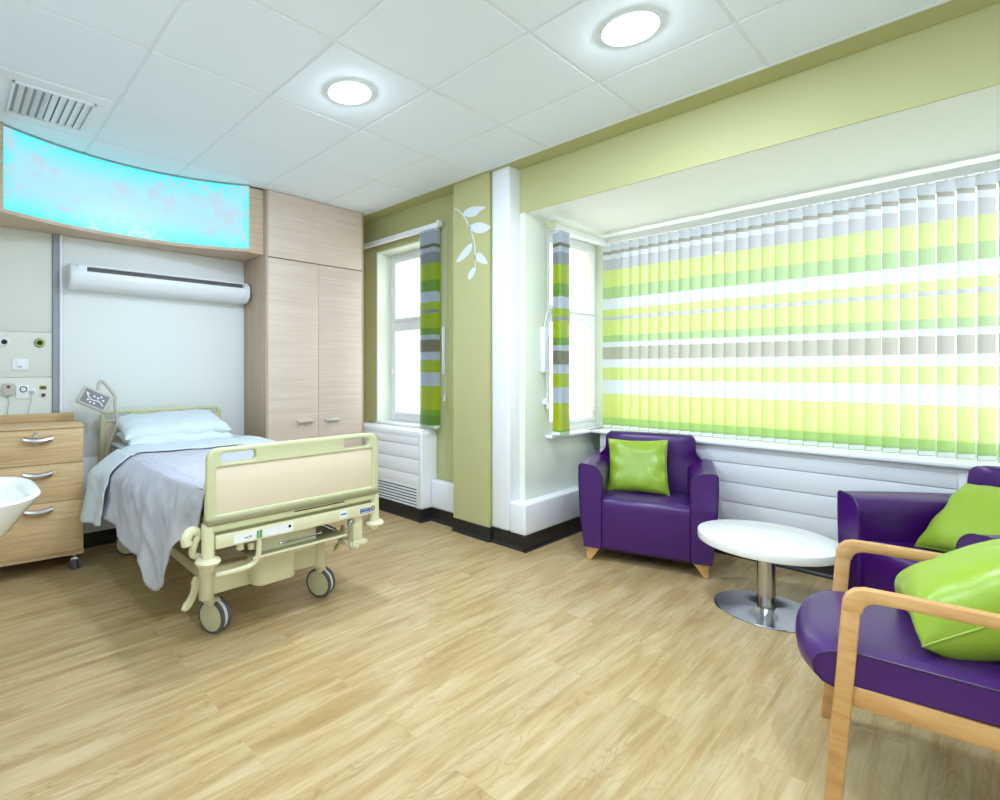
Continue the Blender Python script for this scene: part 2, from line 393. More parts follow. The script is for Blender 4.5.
# ceiling: tiles with recessed grid
LAMPS = [(1.61, 2.205), (2.215, 1.01), (.41, 1.005), (1.01, -.195)]  # last pair is added out of view, only for room light
m = MB(); xs = [.71+.6*k for k in range(-2, 5)]; ys = [1.305+.6*k for k in range(-5, 6)]
g = .0085
for i in range(len(xs)-1):
    for j in range(len(ys)-1):
        x0 = max(xs[i]+g, XL); x1 = min(xs[i+1]-g, 3.0); y0 = max(ys[j]+g, YB); y1 = min(ys[j+1]-g, YH)
        if x1 - x0 < .02 or y1-y0 < .02: continue
        hole = [q for q in LAMPS if x0 < q[0] < x1 and y0 < q[1] < y1]
        if not hole: m.box(x0, x1, y0, y1, H, H+.03, .003, 1); continue
        hx, hy = hole[0]; n = 48; sq = []; ci = []
        for k in range(n):
            a = 2*PI*k/n; c_, s_ = math.cos(a), math.sin(a); q = 1/max(abs(c_), abs(s_))
            sq.append(((x0+x1)/2 + c_*q*(x1-x0)/2, (y0+y1)/2 + s_*q*(y1-y0)/2)); ci.append((hx+.099*c_, hy+.099*s_))
        m.loft([[(p[0], p[1], H+.03) for p in sq], [(p[0], p[1], H) for p in sq], [(p[0], p[1], H) for p in ci], [(p[0], p[1], H+.03) for p in ci], [(p[0], p[1], H+.03) for p in sq]], cap=False)
ce = struct(m.build('ceiling', 'tile'))
struct(MB().box(XL-.1, 3.0, YB-.1, YH+.1, H+.030, H+.06).build('ceiling_backing', 'grid', ce))
mg = MB()
for x in xs:
    if x < 3.0: mg.box(x-g-.004, x+g+.004, YB, YH, H+.004, H+.031)
for y in ys: mg.box(XL, 3.0, y-g-.004, y+g+.004, H+.0045, H+.031)
struct(mg.build('ceiling_grid', 'grid', ce))
struct(MB().box(2.985, 3.003, YB, YH, H-.002, H+.02).build('edge_trim', 'grid', ce))
struct(MB().box(2.995, XW+.02, YB, YH, H+.005, H+.08).build('trim_1', 'green'))
# head wall
wh = struct(MB().box(XL-.1, 3.6, YH, YH+.1, 0, H+.1).build('wall_head', 'white_wall'))
# right wall around window 1
m = MB()
m.box(XW, 3.45, 2.42, 3.10, 0, H+.08); m.box(XW, 3.45, 3.91, YH, 0, H+.08)
m.box(XW, 3.45, 3.10, 3.91, 0, SILL-.02); m.box(XW, 3.45, 3.10, 3.91, SOF, H+.08)
struct(m.build('wall_right', 'green'))
m = MB(); m.box(XW-.001, 3.44, 3.898, 3.912, SILL-.01, SOF+.001); m.box(XW-.001, 3.44, 3.098, 3.112, SILL-.01, SOF+.001); m.box(XW-.001, 3.44, 3.098, 3.912, SOF-.010, SOF+.002)
struct(m.build('trim_2', 'mint'))
struct(MB().box(3.03, XW+.01, 2.42, 2.77, 0, H+.03).build('wall_pier', 'green'))
struct(MB().box(3.05, XW+.03, 2.255, 2.414, .10, H+.012, .018, 3).build('trim_3', 'casing'))
# header over the bay + bay shell
struct(MB().box(XW, XW+.012, YB, 2.42, SOF, H+.08).build('wall_header', 'green'))
struct(MB().box(XW+.012, 4.70, YB0-.1, 2.42, SOF, SOF+.1).build('ceiling_bay', 'soffit'))
m = MB()
X0s, X1s = 3.50, 4.34
m.box(XW+.012, X0s, YB1, 2.40, 0, SOF); m.box(X0s, XB+.1, YB1, 2.40, 0, SILL-.02); m.box(X1s, XB+.1, YB1, 2.40, SILL-.02, SOF); m.box(X0s, X1s, YB1, 2.40, SOF-.05, SOF)
m.box(XW, XW+.012, YB1, 2.42, 0, SOF)
struct(m.build('wall_bay_left', 'mint'))
m = MB(); m.box(XB, XB+.15, YB0, YB1, 0, SILL-.02); m.box(XB, XB+.15, YB0, YB1, SOF-.03, SOF)
struct(m.build('wall_bay_back', 'mint'))
struct(MB().box(XW, XB+.15, YB0-.1, YB0, 0, SOF).build('wall_bay_right', 'mint'))
struct(MB().box(XW, XW+.2, YB, YB0-.1, 0, H+.08).build('wall_right_near', 'green'))
struct(MB().box(XL-.1, XL, YB, YH, 0, H+.05).build('wall_left', 'white_wall'))
struct(MB().box(XL-.1, XW+.2, YB-.1, YB, 0, H+.05).build('wall_back', 'white_wall'))

# skirting: black cove
def skirt(name, runs):
    m = MB()
    for (x0, y0, x1, y1, nx, ny) in runs:
        d = Vector((x1-x0, y1-y0, 0)); L = d.length; d.normalize(); nn = Vector((nx, ny, 0))
        prof = [(0, 0), (.028, 0), (.028, .003), (.016, .008), (.009, .02), (.007, .10), (0, .10)]
        r = []
        for t in (0, L):
            r.append([Vector((x0, y0, 0)) + d*t + nn*p[0] + Vector((0, 0, p[1])) for p in prof])
        m.loft(r)
    return struct(m.build(name, 'black', ang=20))
skirt('baseboard_right', [(2.99, 4.20, 2.99, 3.09, -1, 0), (2.96, 3.09, 3.10, 3.09, 0, -1), (3.10, 3.09, 3.10, 2.77, -1, 0)])
skirt('baseboard_pier', [(3.03, 2.77, 3.03, 2.40, -1, 0), (3.05, 2.42, 3.05, 2.12, -1, 0), (3.02, 2.12, 4.06, 2.12, 0, -1)])
skirt('baseboard_bay', [(4.06, 2.12, 4.06, .07, -1, 0), (4.06, .07, 4.37, .07, 0, -1), (XB, .07, XB, YB0, -1, 0)])
skirt('baseboard_head', [(.0, YH, 1.95, YH, 0, -1)])
struct(MB().box(3.0, XW, 3.09, 4.2, 0, .10).box(3.06, XW, 2.26, 2.76, 0, .10).box(3.06, 4.06, 2.125, 2.21, 0, .10).box(4.07, XB, .08, 2.2, 0, .10).build('trim_4', 'black'))
# low service trunking
struct(MB().box(3.10, XW, 2.772, 3.088, .10, .335, .014, 3).build('trim_5', 'casing'))
struct(MB().prism([(3.05, 2.12), (4.058, 2.12), (4.058, 2.21), (3.18, 2.21), (3.18, 2.254), (3.05, 2.254)], 'z', .10, .32, .014, 3).build('trim_6', 'casing'))
# sills
struct(MB().box(3.17, 3.42, 3.085, 3.925, SILL-.022, SILL, .006).build('trim_7', 'upvc'))
struct(MB().box(4.03, XB+.02, YB0, 2.205, SILL-.022, SILL, .006).build('trim_8', 'upvc'))
struct(MB().box(X0s-.05, X1s-.02, 2.155, 2.30, SILL-.024, SILL, .008).build('trim_9', 'upvc'))
# header strip where bay window meets soffit
struct(MB().box(XB-.05, XB, YB0, 2.21, SOF-.03, SOF, .004).build('trim_10', 'upvc'))

# windows (frame plane given by mapping fn)
def window(name, W, z0, z1, cols, tr, loc, rz, handle=None):
    """local x along width, y = outward"""
    m = MB(); fw = .055; d0, d1 = 0, .07
    m.box(0, W, d0, d1, z0, z0+fw, .004); m.box(0, W, d0, d1, z1-fw, z1, .004); m.box(.0006, fw, d0-.0012, d1+.001, z0+.001, z1-.001, .004); m.box(W-fw, W-.0006, d0-.0012, d1+.001, z0+.001, z1-.001, .004)
    cw = W/cols
    for i in range(1, cols): m.box(i*cw-.035, i*cw+.035, d0, d1, z0, z1, .004)
    if tr: m.box(.002, W-.002, d0+.001, d1-.001, tr-.03, tr+.03, .004)
    fr = m.build(name, 'upvc'); struct(fr); fr.location = loc; fr.rotation_euler = (0, 0, rz)
    for i in range(cols):
        a = i*cw + (.055 if i == 0 else .035); b = (i+1)*cw - (.055 if i == cols-1 else .035)
        for (q0, q1) in (((z0+fw, tr-.03), (tr+.03, z1-fw)) if tr else ((z0+fw, z1-fw),)):
            s = MB(); w = .034
            s.box(a, b, -.016, .045, q0, q0+w, .005); s.box(a, b, -.016, .045, q1-w, q1, .005); s.box(a+.0006, a+w, -.0172, .044, q0+.0006, q1-.0006, .005); s.box(b-w, b-.0006, -.0172, .044, q0+.0006, q1-.0006, .005)
            c = s.build('casement', 'upvc', fr)
            MB().box(a+w, b-w, .012, .018, q0+w, q1-w).build('pane', 'glass', c)
            if handle and q0 == z0+fw:
                h = MB(); h.box(b-w+.008, b-w+.032, -.030, -.014, q0+.05, q0+.11, .004); h.tube([(b-.03, -.03, q0+.08), (b-.03, -.05, q0+.08), (b-.10, -.055, q0+.08)], .008)
                h.build('handle', 'chrome', c)
            hg = MB(); hg.box(a-.012, a+.012, -.034, -.015, (q0+q1)/2-.03, (q0+q1)/2+.03, .005); hg.build('hinge', 'upvc', c)
    return fr
# window_1 : opening in right wall, X=3.41 ; local x -> -Y (from far to near), outward y -> +X
window('window_1', .81, SILL, SOF-.005, 1, 1.70, (3.36, 3.912, 0), -PI/2, True)
window('window_2', X1s-X0s, SILL, SOF-.05, 1, 1.705, (X0s, 2.28, 0), 0, True)
window('window_3', 2.96, SILL, SOF-.03, 1, None, (XB, YB1-.02, 0), -PI/2)

# ================================================================== SERVICE PANEL ON HEAD WALL
XS = .575
m = MB().box(-.25, XS-.02, YH-.008, YH-.001, 1.515, 2.19, .001).box(-.25, XS-.02, YH-.008, YH-.001, 1.213, 1.511, .001).box(-.25, XS-.02, YH-.008, YH-.001, .10, 1.209, .001)
tag(m.build('service_panel', 'cream_panel'), 'cream bedhead service panel in three boards behind the drawer chest', 'panel')
tag(MB().box(XS-.018, XS+.018, YH-.022, YH, .1, 2.19, .003).build('divider_strip', 'grey'), 'grey upright divider strip between cream panel and white bedhead wall', 'strip')
tag(MB().box(XS+.020, XS+.042, YH-.030, YH, .1, 2.19, .008, 3).build('conduit_strip', 'wplastic'), 'white upright conduit strip just right of the grey divider', 'strip')
tag(MB().box(XS+.045, 1.940, YH-.007, YH-.001, .645, 2.185, .002).box(XS+.045, 1.940, YH-.007, YH-.001, .1, .641, .002).build('bedhead_board', 'white_wall'), 'plain white bedhead board above the pillows, between divider and wardrobe', 'panel')
YP = YH - .007
def on_wall(u, v): return atY(u, v, YP)
def outlet(u, v, ring, label):
    p = on_wall(u, v); t = thing('gas_outlet', label, 'outlet', p, 0)
    ro = Matrix.Rotation(PI/2, 4, 'X')
    MB().lathe([(.030, 0), (.032, .006), (.026, .010), (.017, .010)], mat=ro, n=32).build('collar', 'wplastic' if ring == 'w' else 'grey', t)
    MB().lathe([(.026, .0095), (.024, .018), (.017, .018), (.016, .009)], mat=ro, n=32).build('ring', 'cord' if ring == 'w' else 'lime_ring', t)
    MB().cyl((0, 0, 0), (0, -.013, 0), .016, n=24).build('socket', 'dark', t)
outlet(39.5, 343, 'y', 'round wall outlet with lime green ring, near the grey divider')
outlet(4, 342, 'w', 'round wall outlet with white ring, at the left edge of the picture')
t = thing('switch_plate', 'white square switch plate below the round outlets on cream panel', 'switch', on_wall(20, 364.5))
MB().box(-.045, .045, -.010, 0, -.038, .038, .003).build('plate', 'wplastic', t)
MB().box(-.022, .022, -.014, -.009, -.022, .026, .002).build('rocker', 'wplastic', t)
MB().box(-.008, .008, -.0155, -.0135, -.018, -.013).build('indicator', 'dark', t)
# call handset holder with cord
p = on_wall(8, 389.5); t = thing('call_unit', 'beige call button unit with hanging cord, left of the round socket plate', 'call unit', p)
MB().box(-.032, .032, -.026, 0, -.040, .040, .006).build('housing', 'cable', t); MB().cyl((0, -.026, .018), (0, -.030, .018), .010, n=16).build('button', 'brown_red', t)
MB().tube([(0, -.014, -.04), (.002, -.016, -.09), (-.004, -.02, -.16), (-.002, -.02, -.22)], .003).build('cord', 'cable', t)
p = on_wall(22.5, 392); t = thing('socket_plate', 'white wall socket plate with round dial, between call unit and plugged cable', 'socket', p)
MB().box(-.036, .036, -.010, 0, -.045, .045, .003).build('plate', 'wplastic', t)
MB().lathe([(.021, 0), (.021, .012), (.015, .013), (.015, .002)], mat=Matrix.Translation((.004, 0, .018)) @ Matrix.Rotation(PI/2, 4, 'X'), n=24).build('dial_ring', 'dark', t)
MB().cyl((.004, -.008, .018), (.004, -.012, .018), .015, n=20).build('dial', 'wplastic', t)
p = on_wall(31.5, 391.5); t = thing('cable_outlet', 'small white cable outlet with thin cable dropping behind drawer chest', 'outlet', p)
MB().box(-.020, .020, -.008, 0, -.022, .022, .003).build('plate', 'wplastic', t)
MB().box(-.013, .013, -.024, -.008, -.008, .006, .003).build('plug', 'cable', t)
MB().tube([(0, -.02, -.006), (-.004, -.024, -.06), (-.018, -.022, -.14), (-.012, -.02, -.22)], .0025).build('cable', 'cable', t)
p = on_wall(43, 387.5); t = thing('connector_port', 'square brown connector port with gold rim on cream panel', 'connector', p)
MB().box(-.021, .021, -.006, 0, -.013, .013, .003).build('rim', 'lime_ring', t); MB().box(-.015, .015, -.009, -.005, -.009, .009, .002).build('port', 'brown_red', t)
p = on_wall(43.3, 395); t = thing('connector_port', 'round brown connector port below the square brown one', 'connector', p)
MB().cyl((0, 0, 0), (0, -.006, 0), .018, n=24).build('rim', 'wplastic', t); MB().cyl((0, -.004, 0), (0, -.012, 0), .013, n=24).build('port', 'brown_red', t)

# ================================================================== CURVED LIGHT CANOPY
t = thing('light_canopy', 'curved timber canopy with glowing cyan blossom panel above the bed', 'light box', (1.0, YH, 2.19))
R = 1.637; cx, cy = 1.035, 2.373
def arc(off, x0, x1, n=28):
    out = []
    for i in range(n+1):
        x = x0 + (x1-x0)*i/n; out.append((x-1.0, cy + math.sqrt((R+off)**2 - (x-cx)**2) - YH))
    return out
xa, xb = .262, 1.812
def slab(z0, z1, off):
    poly = [(1.945-1, 0), (1.945-1, 3.842-YH+off), (xb-1+.002, 3.842-YH+off*.9)] + arc(off, xa, xb)[::-1] + [(xa-1-.002, 3.80-YH+off), (-.25-1, 3.78-YH+off), (-.25-1, 0)]
    return poly
MB().prism(slab(0, 0, 0), 'z', 0, .022).build('underside_board', 'canopy', t)
MB().prism([(0.945, 0), (.945, 3.842-YH), (xb-1+.003, 3.842-YH), (xb-1+.003, 3.862-YH), (.925, 3.862-YH), (.925, 0)], 'z', .022, .527).build('end_panel', 'canopy', t)
MB().prism([(-1.25, 0), (-1.25, 3.78-YH), (xa-1-.003, 3.80-YH), (xa-1-.003, 3.82-YH), (-1.23, 3.80-YH), (-1.23, 0)], 'z', .022, .527).build('end_panel', 'canopy', t)
MB().prism(slab(0, 0, 0), 'z', .517, .527).build('top_board', 'grey', t)
m = MB(); a0 = arc(.006, xa, xb, 40); a1 = arc(.014, xa, xb, 40)
m.loft([[(p[0], p[1], .024), (q[0], q[1], .024), (q[0], q[1], .515), (p[0], p[1], .515)] for p, q in zip(a0, a1)])
m.build('glowing_panel', 'lightbox', t)

# ================================================================== WARDROBE
t = thing('wardrobe', 'tall pale veneer two-door wardrobe between bedhead and small window', 'wardrobe', (2.445, 3.81, 0))
w0, w1 = -.495, .495
MB().box(w0, w0+.02, .0, .398, 0.0, 2.712, .002).build('side_panel', 'veneer_v', t)
MB().box(w1-.02, w1, .0, .398, 0.0, 2.712, .002).build('side_panel', 'veneer_v', t)
MB().box(w0+.021, w1-.021, .04, .398, .10, 2.70).box(w0+.021, w1-.021, .05, .39, 0, .10).build('carcass', 'veneer_v', t)
MB().box(w0+.021, w1-.021, .0, .020, 2.178, 2.712, .0015).build('top_panel', 'veneer', t)
for s in (0, 1):
    a, b = ((w0+.021, .003) if s == 0 else (.007, w1-.021))
    d = MB().box(a, b, .0, .020, .06, 2.170, .0015).build('door', 'veneer', t)
    hx = -.14 if s == 0 else .135
    h = MB(); hw = .072
    pf = [(0, .008), (-.014, .013), (-.030, .008), (-.034, -.003), (-.029, -.012), (-.024, -.004), (-.014, .002), (0, -.002)]
    h.prism([(p[0], .845-.02+p[1]) for p in pf], 'x', hx-hw, hx+hw, 0)
    h.build('handle', 'satin', d)

# ================================================================== BED LIGHT (wall)
t = thing('wall_light', 'long white wall light with dark top slot above the bed', 'light', (1.285, YH-.006, 1.905))
def wlprof(s=1.0):
    pts = []
    for k in range(13):
        a = math.radians(-90 + 180*k/12); pts.append((-.075 - .085*math.cos(a)*s, .085*math.sin(a)*s))
    return [(0, -.085*s)] + pts + [(0, .085*s)]
# slot: body in two pieces : lower and upper-lip, dark well
pf = wlprof()
low = [(0, -.085)] + [p for p in pf[1:-1] if p[1] <= .026] + [(-.155, .030), (-.10, .034), (0, .034)]
m = MB(); m.prism(low, 'x', -.60, .60); m.box(-.60, .60, -.095, 0, .03, .078, .003); m.box(-.60, .60, -.128, 0, .066, .082, .005); m.box(-.60, -.545, -.145, -.02, .02, .070, .006); m.build('body', 'wplastic', t, ang=40)
MB().box(-.545, .600, -.104, -.094, .030, .068).build('slot', 'slot', t)
for s in (-1, 1):
    m = MB(); m.prism(wlprof(1.03), 'x', s*.60, s*.645, .006); m.build('end_cap', 'wplastic', t, ang=40)

# ================================================================== CEILING ITEMS
def downlight(x, y, label):
    t = thing('ceiling_downlight', label, 'ceiling light', (x, y, H), 0, 'round recessed ceiling downlights')
    MB().lathe([(.098, .02), (.098, -.002), (.112, -.006), (.116, -.003), (.117, .002), (.117, .006), (.098, .02)], n=48).build('rim', 'wplastic', t)
    MB().lathe([(.0975, .0), (.090, .028), (.0, .028)], n=48, cap=False).build('reflector', 'wplastic', t)
    MB().lathe([(.0, -.022), (.04, -.020), (.07, -.013), (.088, -.002), (.092, .012), (.0, .016)], n=40).build('diffuser', 'lamp', t)
downlight(1.61, 2.205, 'round lit ceiling downlight nearer the bed')
downlight(2.215, 1.01, 'round lit ceiling downlight nearer the bay window')
downlight(.41, 1.005, 'added round ceiling downlight over the washbasin side, out of view, to light the room')  # unseen extra lamp, copied from the visible ones to brighten the room
downlight(1.01, -.195, 'added round ceiling downlight beside the camera, out of view, to light the room')  # another added lamp out of view, gives the room more light
t = thing('ceiling_vent', 'white louvred air vent in the ceiling near curved light panel', 'vent', (.41, 3.405, H))
m = MB(); 
m.box(-.285, .285, -.285, -.20, -.006, .004, .002); m.box(-.285, .285, .20, .285, -.006, .004, .002); m.box(-.285, -.150, -.20, .20, -.006, .004, .002); m.box(.215, .285, -.20, .20, -.006, .004, .002)
m.build('plate', 'wplastic', t)
m = MB()
for a in (-.155, .205): m.box(a, a+.015, -.205, .205, -.016, .0, .003)
for a in (-.205, .19): m.box(-.155, .22, a, a+.015, -.016, .0, .003)
m.build('frame', 'wplastic', t)
MB().box(-.145, .21, -.2, .2, -.002, .0005).build('duct', 'grey', t)
for i in range(9):
    if i == 4: continue
    x = -.115 + i*.0375; tilt = math.radians(40 if i < 4 else -16)
    mt = Matrix.Translation((x, 0, -.007)) @ Matrix.Rotation(tilt, 4, 'Y')
    MB().box(-.017, .017, -.19, .19, -.001, .001, mat=mt).build('louvre', 'wplastic', t)
MB().box(.020, .048, -.19, .19, -.012, -.004, .002).build('centre_bar', 'wplastic', t)

# ================================================================== RADIATOR COVERS
def grooved(m, x, y0, y1, zs, th=.02, gap=.004):
    for a, b in zip(zs[:-1], zs[1:]): m.box(x, x+th, y0, y1, a+gap/2, b-gap/2, .0025)
t = thing('radiator_cover', 'white radiator cover with black grille slots under the small window', 'radiator cover', (3.08, 3.6, 0))
ox, oy = 3.08, 3.6
m = MB(); m.box(2.99-ox, XW-.005-ox, 3.088-oy, 4.205-oy, .68, .745, .022, 4)
m.box(2.99-ox, XW-.003-ox, 3.09-oy, 3.128-oy, .10, .70, .010, 3); m.build('casing', 'casing', t)
m = MB(); grooved(m, 2.993-ox, 3.13-oy, 4.20-oy, [.282, .38, .506, .623, .70]); m.build('front_panel', 'casing', t)
m = MB(); m.box(2.993-ox, 3.013-ox, 3.13-oy, 3.155-oy, .10, .28, .002)
for i in range(7):
    z = .105 + i*.0255; m.box(2.993-ox, 3.008-ox, 3.15-oy, 4.20-oy, z, z+.0135 + (.012 if i == 6 else 0), .001)
m.build('grille', 'casing', t)
MB().box(3.018-ox, 3.024-ox, 3.13-oy, 4.2-oy, .10, .29).build('grille_backing', 'dark', t)
t = thing('radiator_cover', 'long white grooved radiator cover under the wide bay window blinds', 'radiator cover', (4.2, 1.1, 0))
ox, oy = 4.2, 1.1
m = MB(); m.box(4.075-ox, XB-ox, .075-oy, 2.11-oy, .70, .742, .016, 3); m.box(4.075-ox, XB-.002-ox, .075-oy, .12-oy, .102, .73, .012, 3); m.build('casing', 'casing', t)
m = MB(); grooved(m, 4.081-ox, .12-oy, 2.11-oy, [.102, .23, .355, .488, .622, .72], th=.03); m.build('front_panel', 'casing', t)

# ================================================================== BLINDS
SLW = .089
def slat_mesh(L, zo=0):
    m = MB(); n = 6; r0 = []; r1 = []
    pts = []
    for i in range(n+1):
        x = -SLW/2 + SLW*i/n; pts.append((x, .0022*(1-(2*i/n-1)**2)))
    for i in range(n):
        m.add([(pts[i][0], pts[i][1], zo), (pts[i+1][0], pts[i+1][1], zo), (pts[i+1][0], pts[i+1][1], zo+L), (pts[i][0], pts[i][1], zo+L)], [(0, 1, 2, 3)])
    return m
def vblind(label, group, length, slots, rail, rootloc, zb, zt, zo=0):
    """slots: list of (x, y, angle) in world; rail: (x0,x1,y0,y1)"""
    t = thing('vertical_blind', label, 'blind', rootloc, 0)
    rx, ry, rz = rootloc
    x0, x1, y0, y1 = rail
    m = MB(); m.box(x0-rx, x1-rx, y0-ry, y1-ry, zt+.008-rz, zt+.052-rz, .005); m.build('headrail', 'wplastic', t)
    first = None; cf = None
    for k, (x, y, a) in enumerate(slots):
        if first is None:
            first = slat_mesh(length, zo).build('slat', 'fabric', t, ang=60, merge=True); o = first
            md = None
            bw = MB().box(-SLW/2+.004, SLW/2-.004, .0005, .0035, zo+.004, zo+.028).build('bottom_weight', 'wplastic', o); 
            ck = MB().box(-.006, .006, -.003, .004, zo+length-.002, zo+length+.024).box(-SLW/2+.012, SLW/2-.012, .0, .003, zo+length-.012, zo+length+.002).build('hanger_clip', 'wplastic', o)
        else:
            o = first.copy(); C.objects.link(o); o.parent = t
            for ch in list(first.children):
                c = ch.copy(); C.objects.link(c); c.parent = o
        o.location = (x-rx, y-ry, zb-rz-zo); o.rotation_euler = (0, 0, a)
    # bottom bead chain
    m = MB(); pp = []
    for (x, y, a) in slots:
        for sg in (-1, 1): pp.append((x+math.cos(a)*SLW/2*.8*sg-rx, y+math.sin(a)*SLW/2*.8*sg-ry, zb+.012-rz))
    m.tube(pp, .0012, n=5, smooth=False); m.build('bottom_chain', 'cord', t)
    return t
# wide bay blind
zb = .772; zt = 2.31; BX = 4.215
slots = []; y = 2.105
while y > YB0+.05:
    slots.append((BX, y, PI/2 + math.radians(40.5))); y -= .0745
vblind('wide striped vertical blind closed across the bay window', None, zt-zb, slots, (BX-.022, BX+.022, YB0+.02, 2.14), (BX, .7, SILL), zb, zt, .012)
# stack on bay side window (hung along Y = 2.13)
slots = [(3.440+.0160*i, 2.115, math.radians(74+random.uniform(-3, 3))) for i in range(9)]
b2 = vblind('striped vertical blind drawn aside at the narrow side window of the bay', None, zt-.02-zb, slots, (3.40, 4.19, 2.105, 2.145), (3.56, 2.12, SILL), zb, zt-.02, .06)
# stack on window 1
zt1 = 2.435; zb1 = .768
slots = [(3.105, 3.025+.0165*i, math.radians(8+random.uniform(-3, 3))) for i in range(11)]
b1 = vblind('striped vertical blind drawn aside at the small window by the wardrobe', None, zt1-zb1, slots, (3.085, 3.125, 3.0, 4.12), (3.105, 3.1, SILL), zb1, zt1, -.055)
m = MB(); m.box(3.075-3.105, 3.13-3.105, 2.985-3.1, 3.0-3.1, zt1+.015-SILL, zt1+.065-SILL, .004); m.build('rail_cap', 'wplastic', b1)
m = MB(); m.box(3.385-3.56, 3.40-3.56, 2.09-2.12, 2.16-2.12, zt-.002-SILL, zt+.045-SILL, .004); m.build('rail_cap', 'olive', b2)
# control cords
def cords(t, r, x, y, zt_, zb_, dx, dy):
    for s in (-1, 1):
        MB().tube([(x+dx*s-r[0], y+dy*s-r[1], zt_-r[2]), (x+dx*s*.8-r[0], y+dy*s*.8-r[1], zb_-r[2])], .0018, n=6, smooth=False).build('control_cord', 'cord', t)
    MB().box(x-.012-r[0], x+.012-r[0], y-.008-r[1], y+.008-r[1], zb_-.05-r[2], zb_-r[2], .003).build('cord_weight', 'wplastic', t)
cords(b1, (3.105, 3.1, SILL), 3.15, 2.975, zt1+.02, 1.05, 0, .012)
cords(b2, (3.56, 2.12, SILL), 3.41, 2.165, zt+.0, 1.02, .010, 0)
MB().box(3.14-3.105, 3.165-3.105, 2.985-3.1, 3.0-3.1, 1.22-SILL, 1.62-SILL, .004).build('cord_guide', 'wplastic', b1)
t = thing('window_control_box', 'slim white control box with looped cable beside bay side window', 'control box', (3.40, YB1, 1.45))
MB().box(-.026, .012, -.038, 0, -.21, .13, .005).build('housing', 'wplastic', t)
MB().box(.012, .034, -.046, -.012, .06, .12, .004).build('clip', 'wplastic', t)
MB().tube([(0, -.02, .13), (.0, -.03, .19), (.025, -.03, .245), (.06, -.03, .25), (.095, -.03, .235)], .006).build('cable', 'cord', t)
MB().tube([(.018, -.024, -.2), (.022, -.028, -.34), (.02, -.02, -.42)], .004).build('lower_cable', 'cord', t)
MB().box(0, .03, -.03, 0, -.45, -.41, .004).build('cable_stop', 'wplastic', t)
# small white junction lines by pier: flat conduit
struct(MB().box(3.165, XW, 2.795, 2.806, .335, 2.30, .002).build('trim_11', 'green'))

# ================================================================== LEAF DECAL
t = thing('leaf_decal', 'white five-leaf sprig decal high on the green pier', 'wall decal', (3.0285, 2.6, 2.2))
DX = 3.0285
def dp(cu, cv):
    p = atX(440+cu/8, 190+cv/8, DX); return (p[1]-2.6, p[2]-2.2)
def smoothpoly(pl):
    out = []; n = len(pl)
    for i in range(n):
        a, b, c, d = pl[i-1], pl[i], pl[(i+1) % n], pl[(i+2) % n]
        for k in range(3):
            q = k/3
            out.append(tuple(.5*((2*b[j]) + (c[j]-a[j])*q + (2*a[j]-5*b[j]+4*c[j]-d[j])*q*q + (3*b[j]-a[j]-3*c[j]+d[j])*q**3) for j in (0, 1)))
    return out
for lf in ([(185,190),(215,152),(270,132),(330,132),(368,138),(320,170),(290,203),(240,217),(200,210)],
           [(232,296),(270,268),(330,260),(375,275),(402,300),(370,330),(320,347),(270,335)],
           [(256,426),(215,450),(165,510),(130,578),(180,558),(225,520),(250,480)],
           [(284,515),(320,503),(355,535),(380,592),(330,585),(290,565),(278,545)],
           [(282,618),(245,640),(222,690),(236,720),(265,690),(284,650)]):
    MB().prism(smoothpoly([dp(*p) for p in lf]), 'x', -.001, .001).build('leaf', 'decal', t)
st = [(118,146),(150,165),(180,195),(203,230),(222,270),(240,305),(255,345),(267,390),(275,430),(280,490),(281,550),(281,620)]
Ls = [dp(x-3, y+3) for x, y in st]; Rs = [dp(x+4, y-3) for x, y in st]
MB().prism(Ls + Rs[::-1], 'x', -.001, .001).build('stem', 'decal', t)

# ================================================================== BED
BXC = 1.309; BYC = 3.15
bed = thing('hospital_bed', 'cream hospital bed with panelled footboard on large grey castors', 'bed', (BXC, BYC, 0))
def L(x, y): return (x-BXC, y-BYC)
FY = 2.19-BYC   # footboard plane
def board(name, y, w, z0, z1, slots=True):
    hw = w/2
    outer = [(-hw-.006, z0), (hw+.006, z0)] + [(hw, z1-.05)] + [(hw-.05+.05*math.cos(math.radians(a)), z1-.05+.05*math.sin(math.radians(a))) for a in range(0, 91, 15)] + [(-hw+.05-.05*math.sin(math.radians(a)), z1-.05+.05*math.cos(math.radians(a))) for a in range(0, 91, 15)]
    holes = []
    if slots:
        for s in (-1, 1): holes.append(rrect(s*.325-.082, s*.325+.082, z1-.066, z1-.022, .018)[::-1])
    holes.append(rrect(-hw+.038, hw-.040, z0+.024, z1-.084, .006, 3)[::-1])
    vs, fs = holed(outer, holes, .036, .008)
    m = MB(); m.add(vs, fs, Matrix.Translation((0, y, 0)))
    fr = m.build(name, 'olive', bed, ang=40, merge=True)
    pn = MB().box(-hw+.034, hw-.036, y-.010, y+.010, z0+.02, z1-.079, .002).build(name+'_panel', 'bed_panel', fr)
    lab(pn, 'peach coloured inset panel')
    return fr
fb = board('footboard', FY, .93, .612, .922)
MB().box(-.472, .472, FY-.028, FY+.026, .592, .624, .010, 3).build('footboard_rail', 'olive_dark', bed)
MB().box(-.470, .470, FY-.020, FY+.030, .562, .600, .008, 3).box(-.10, .16, FY-.022, FY-.018, .585, .589).build('lower_ledge', 'olive', bed)
MB().box(-.05, .24, FY-.0225, FY-.0185, .583, .588).build('vent_slot', 'dark', bed)
MB().box(-.43, .43, FY-.005, FY+.03, .545, .563).build('recess', 'olive_dark', bed)
cb = MB().box(-.43, .455, FY-.018, FY+.018, .488, .546, .005).build('crossbar', 'cream', bed)
YF = FY-.0185
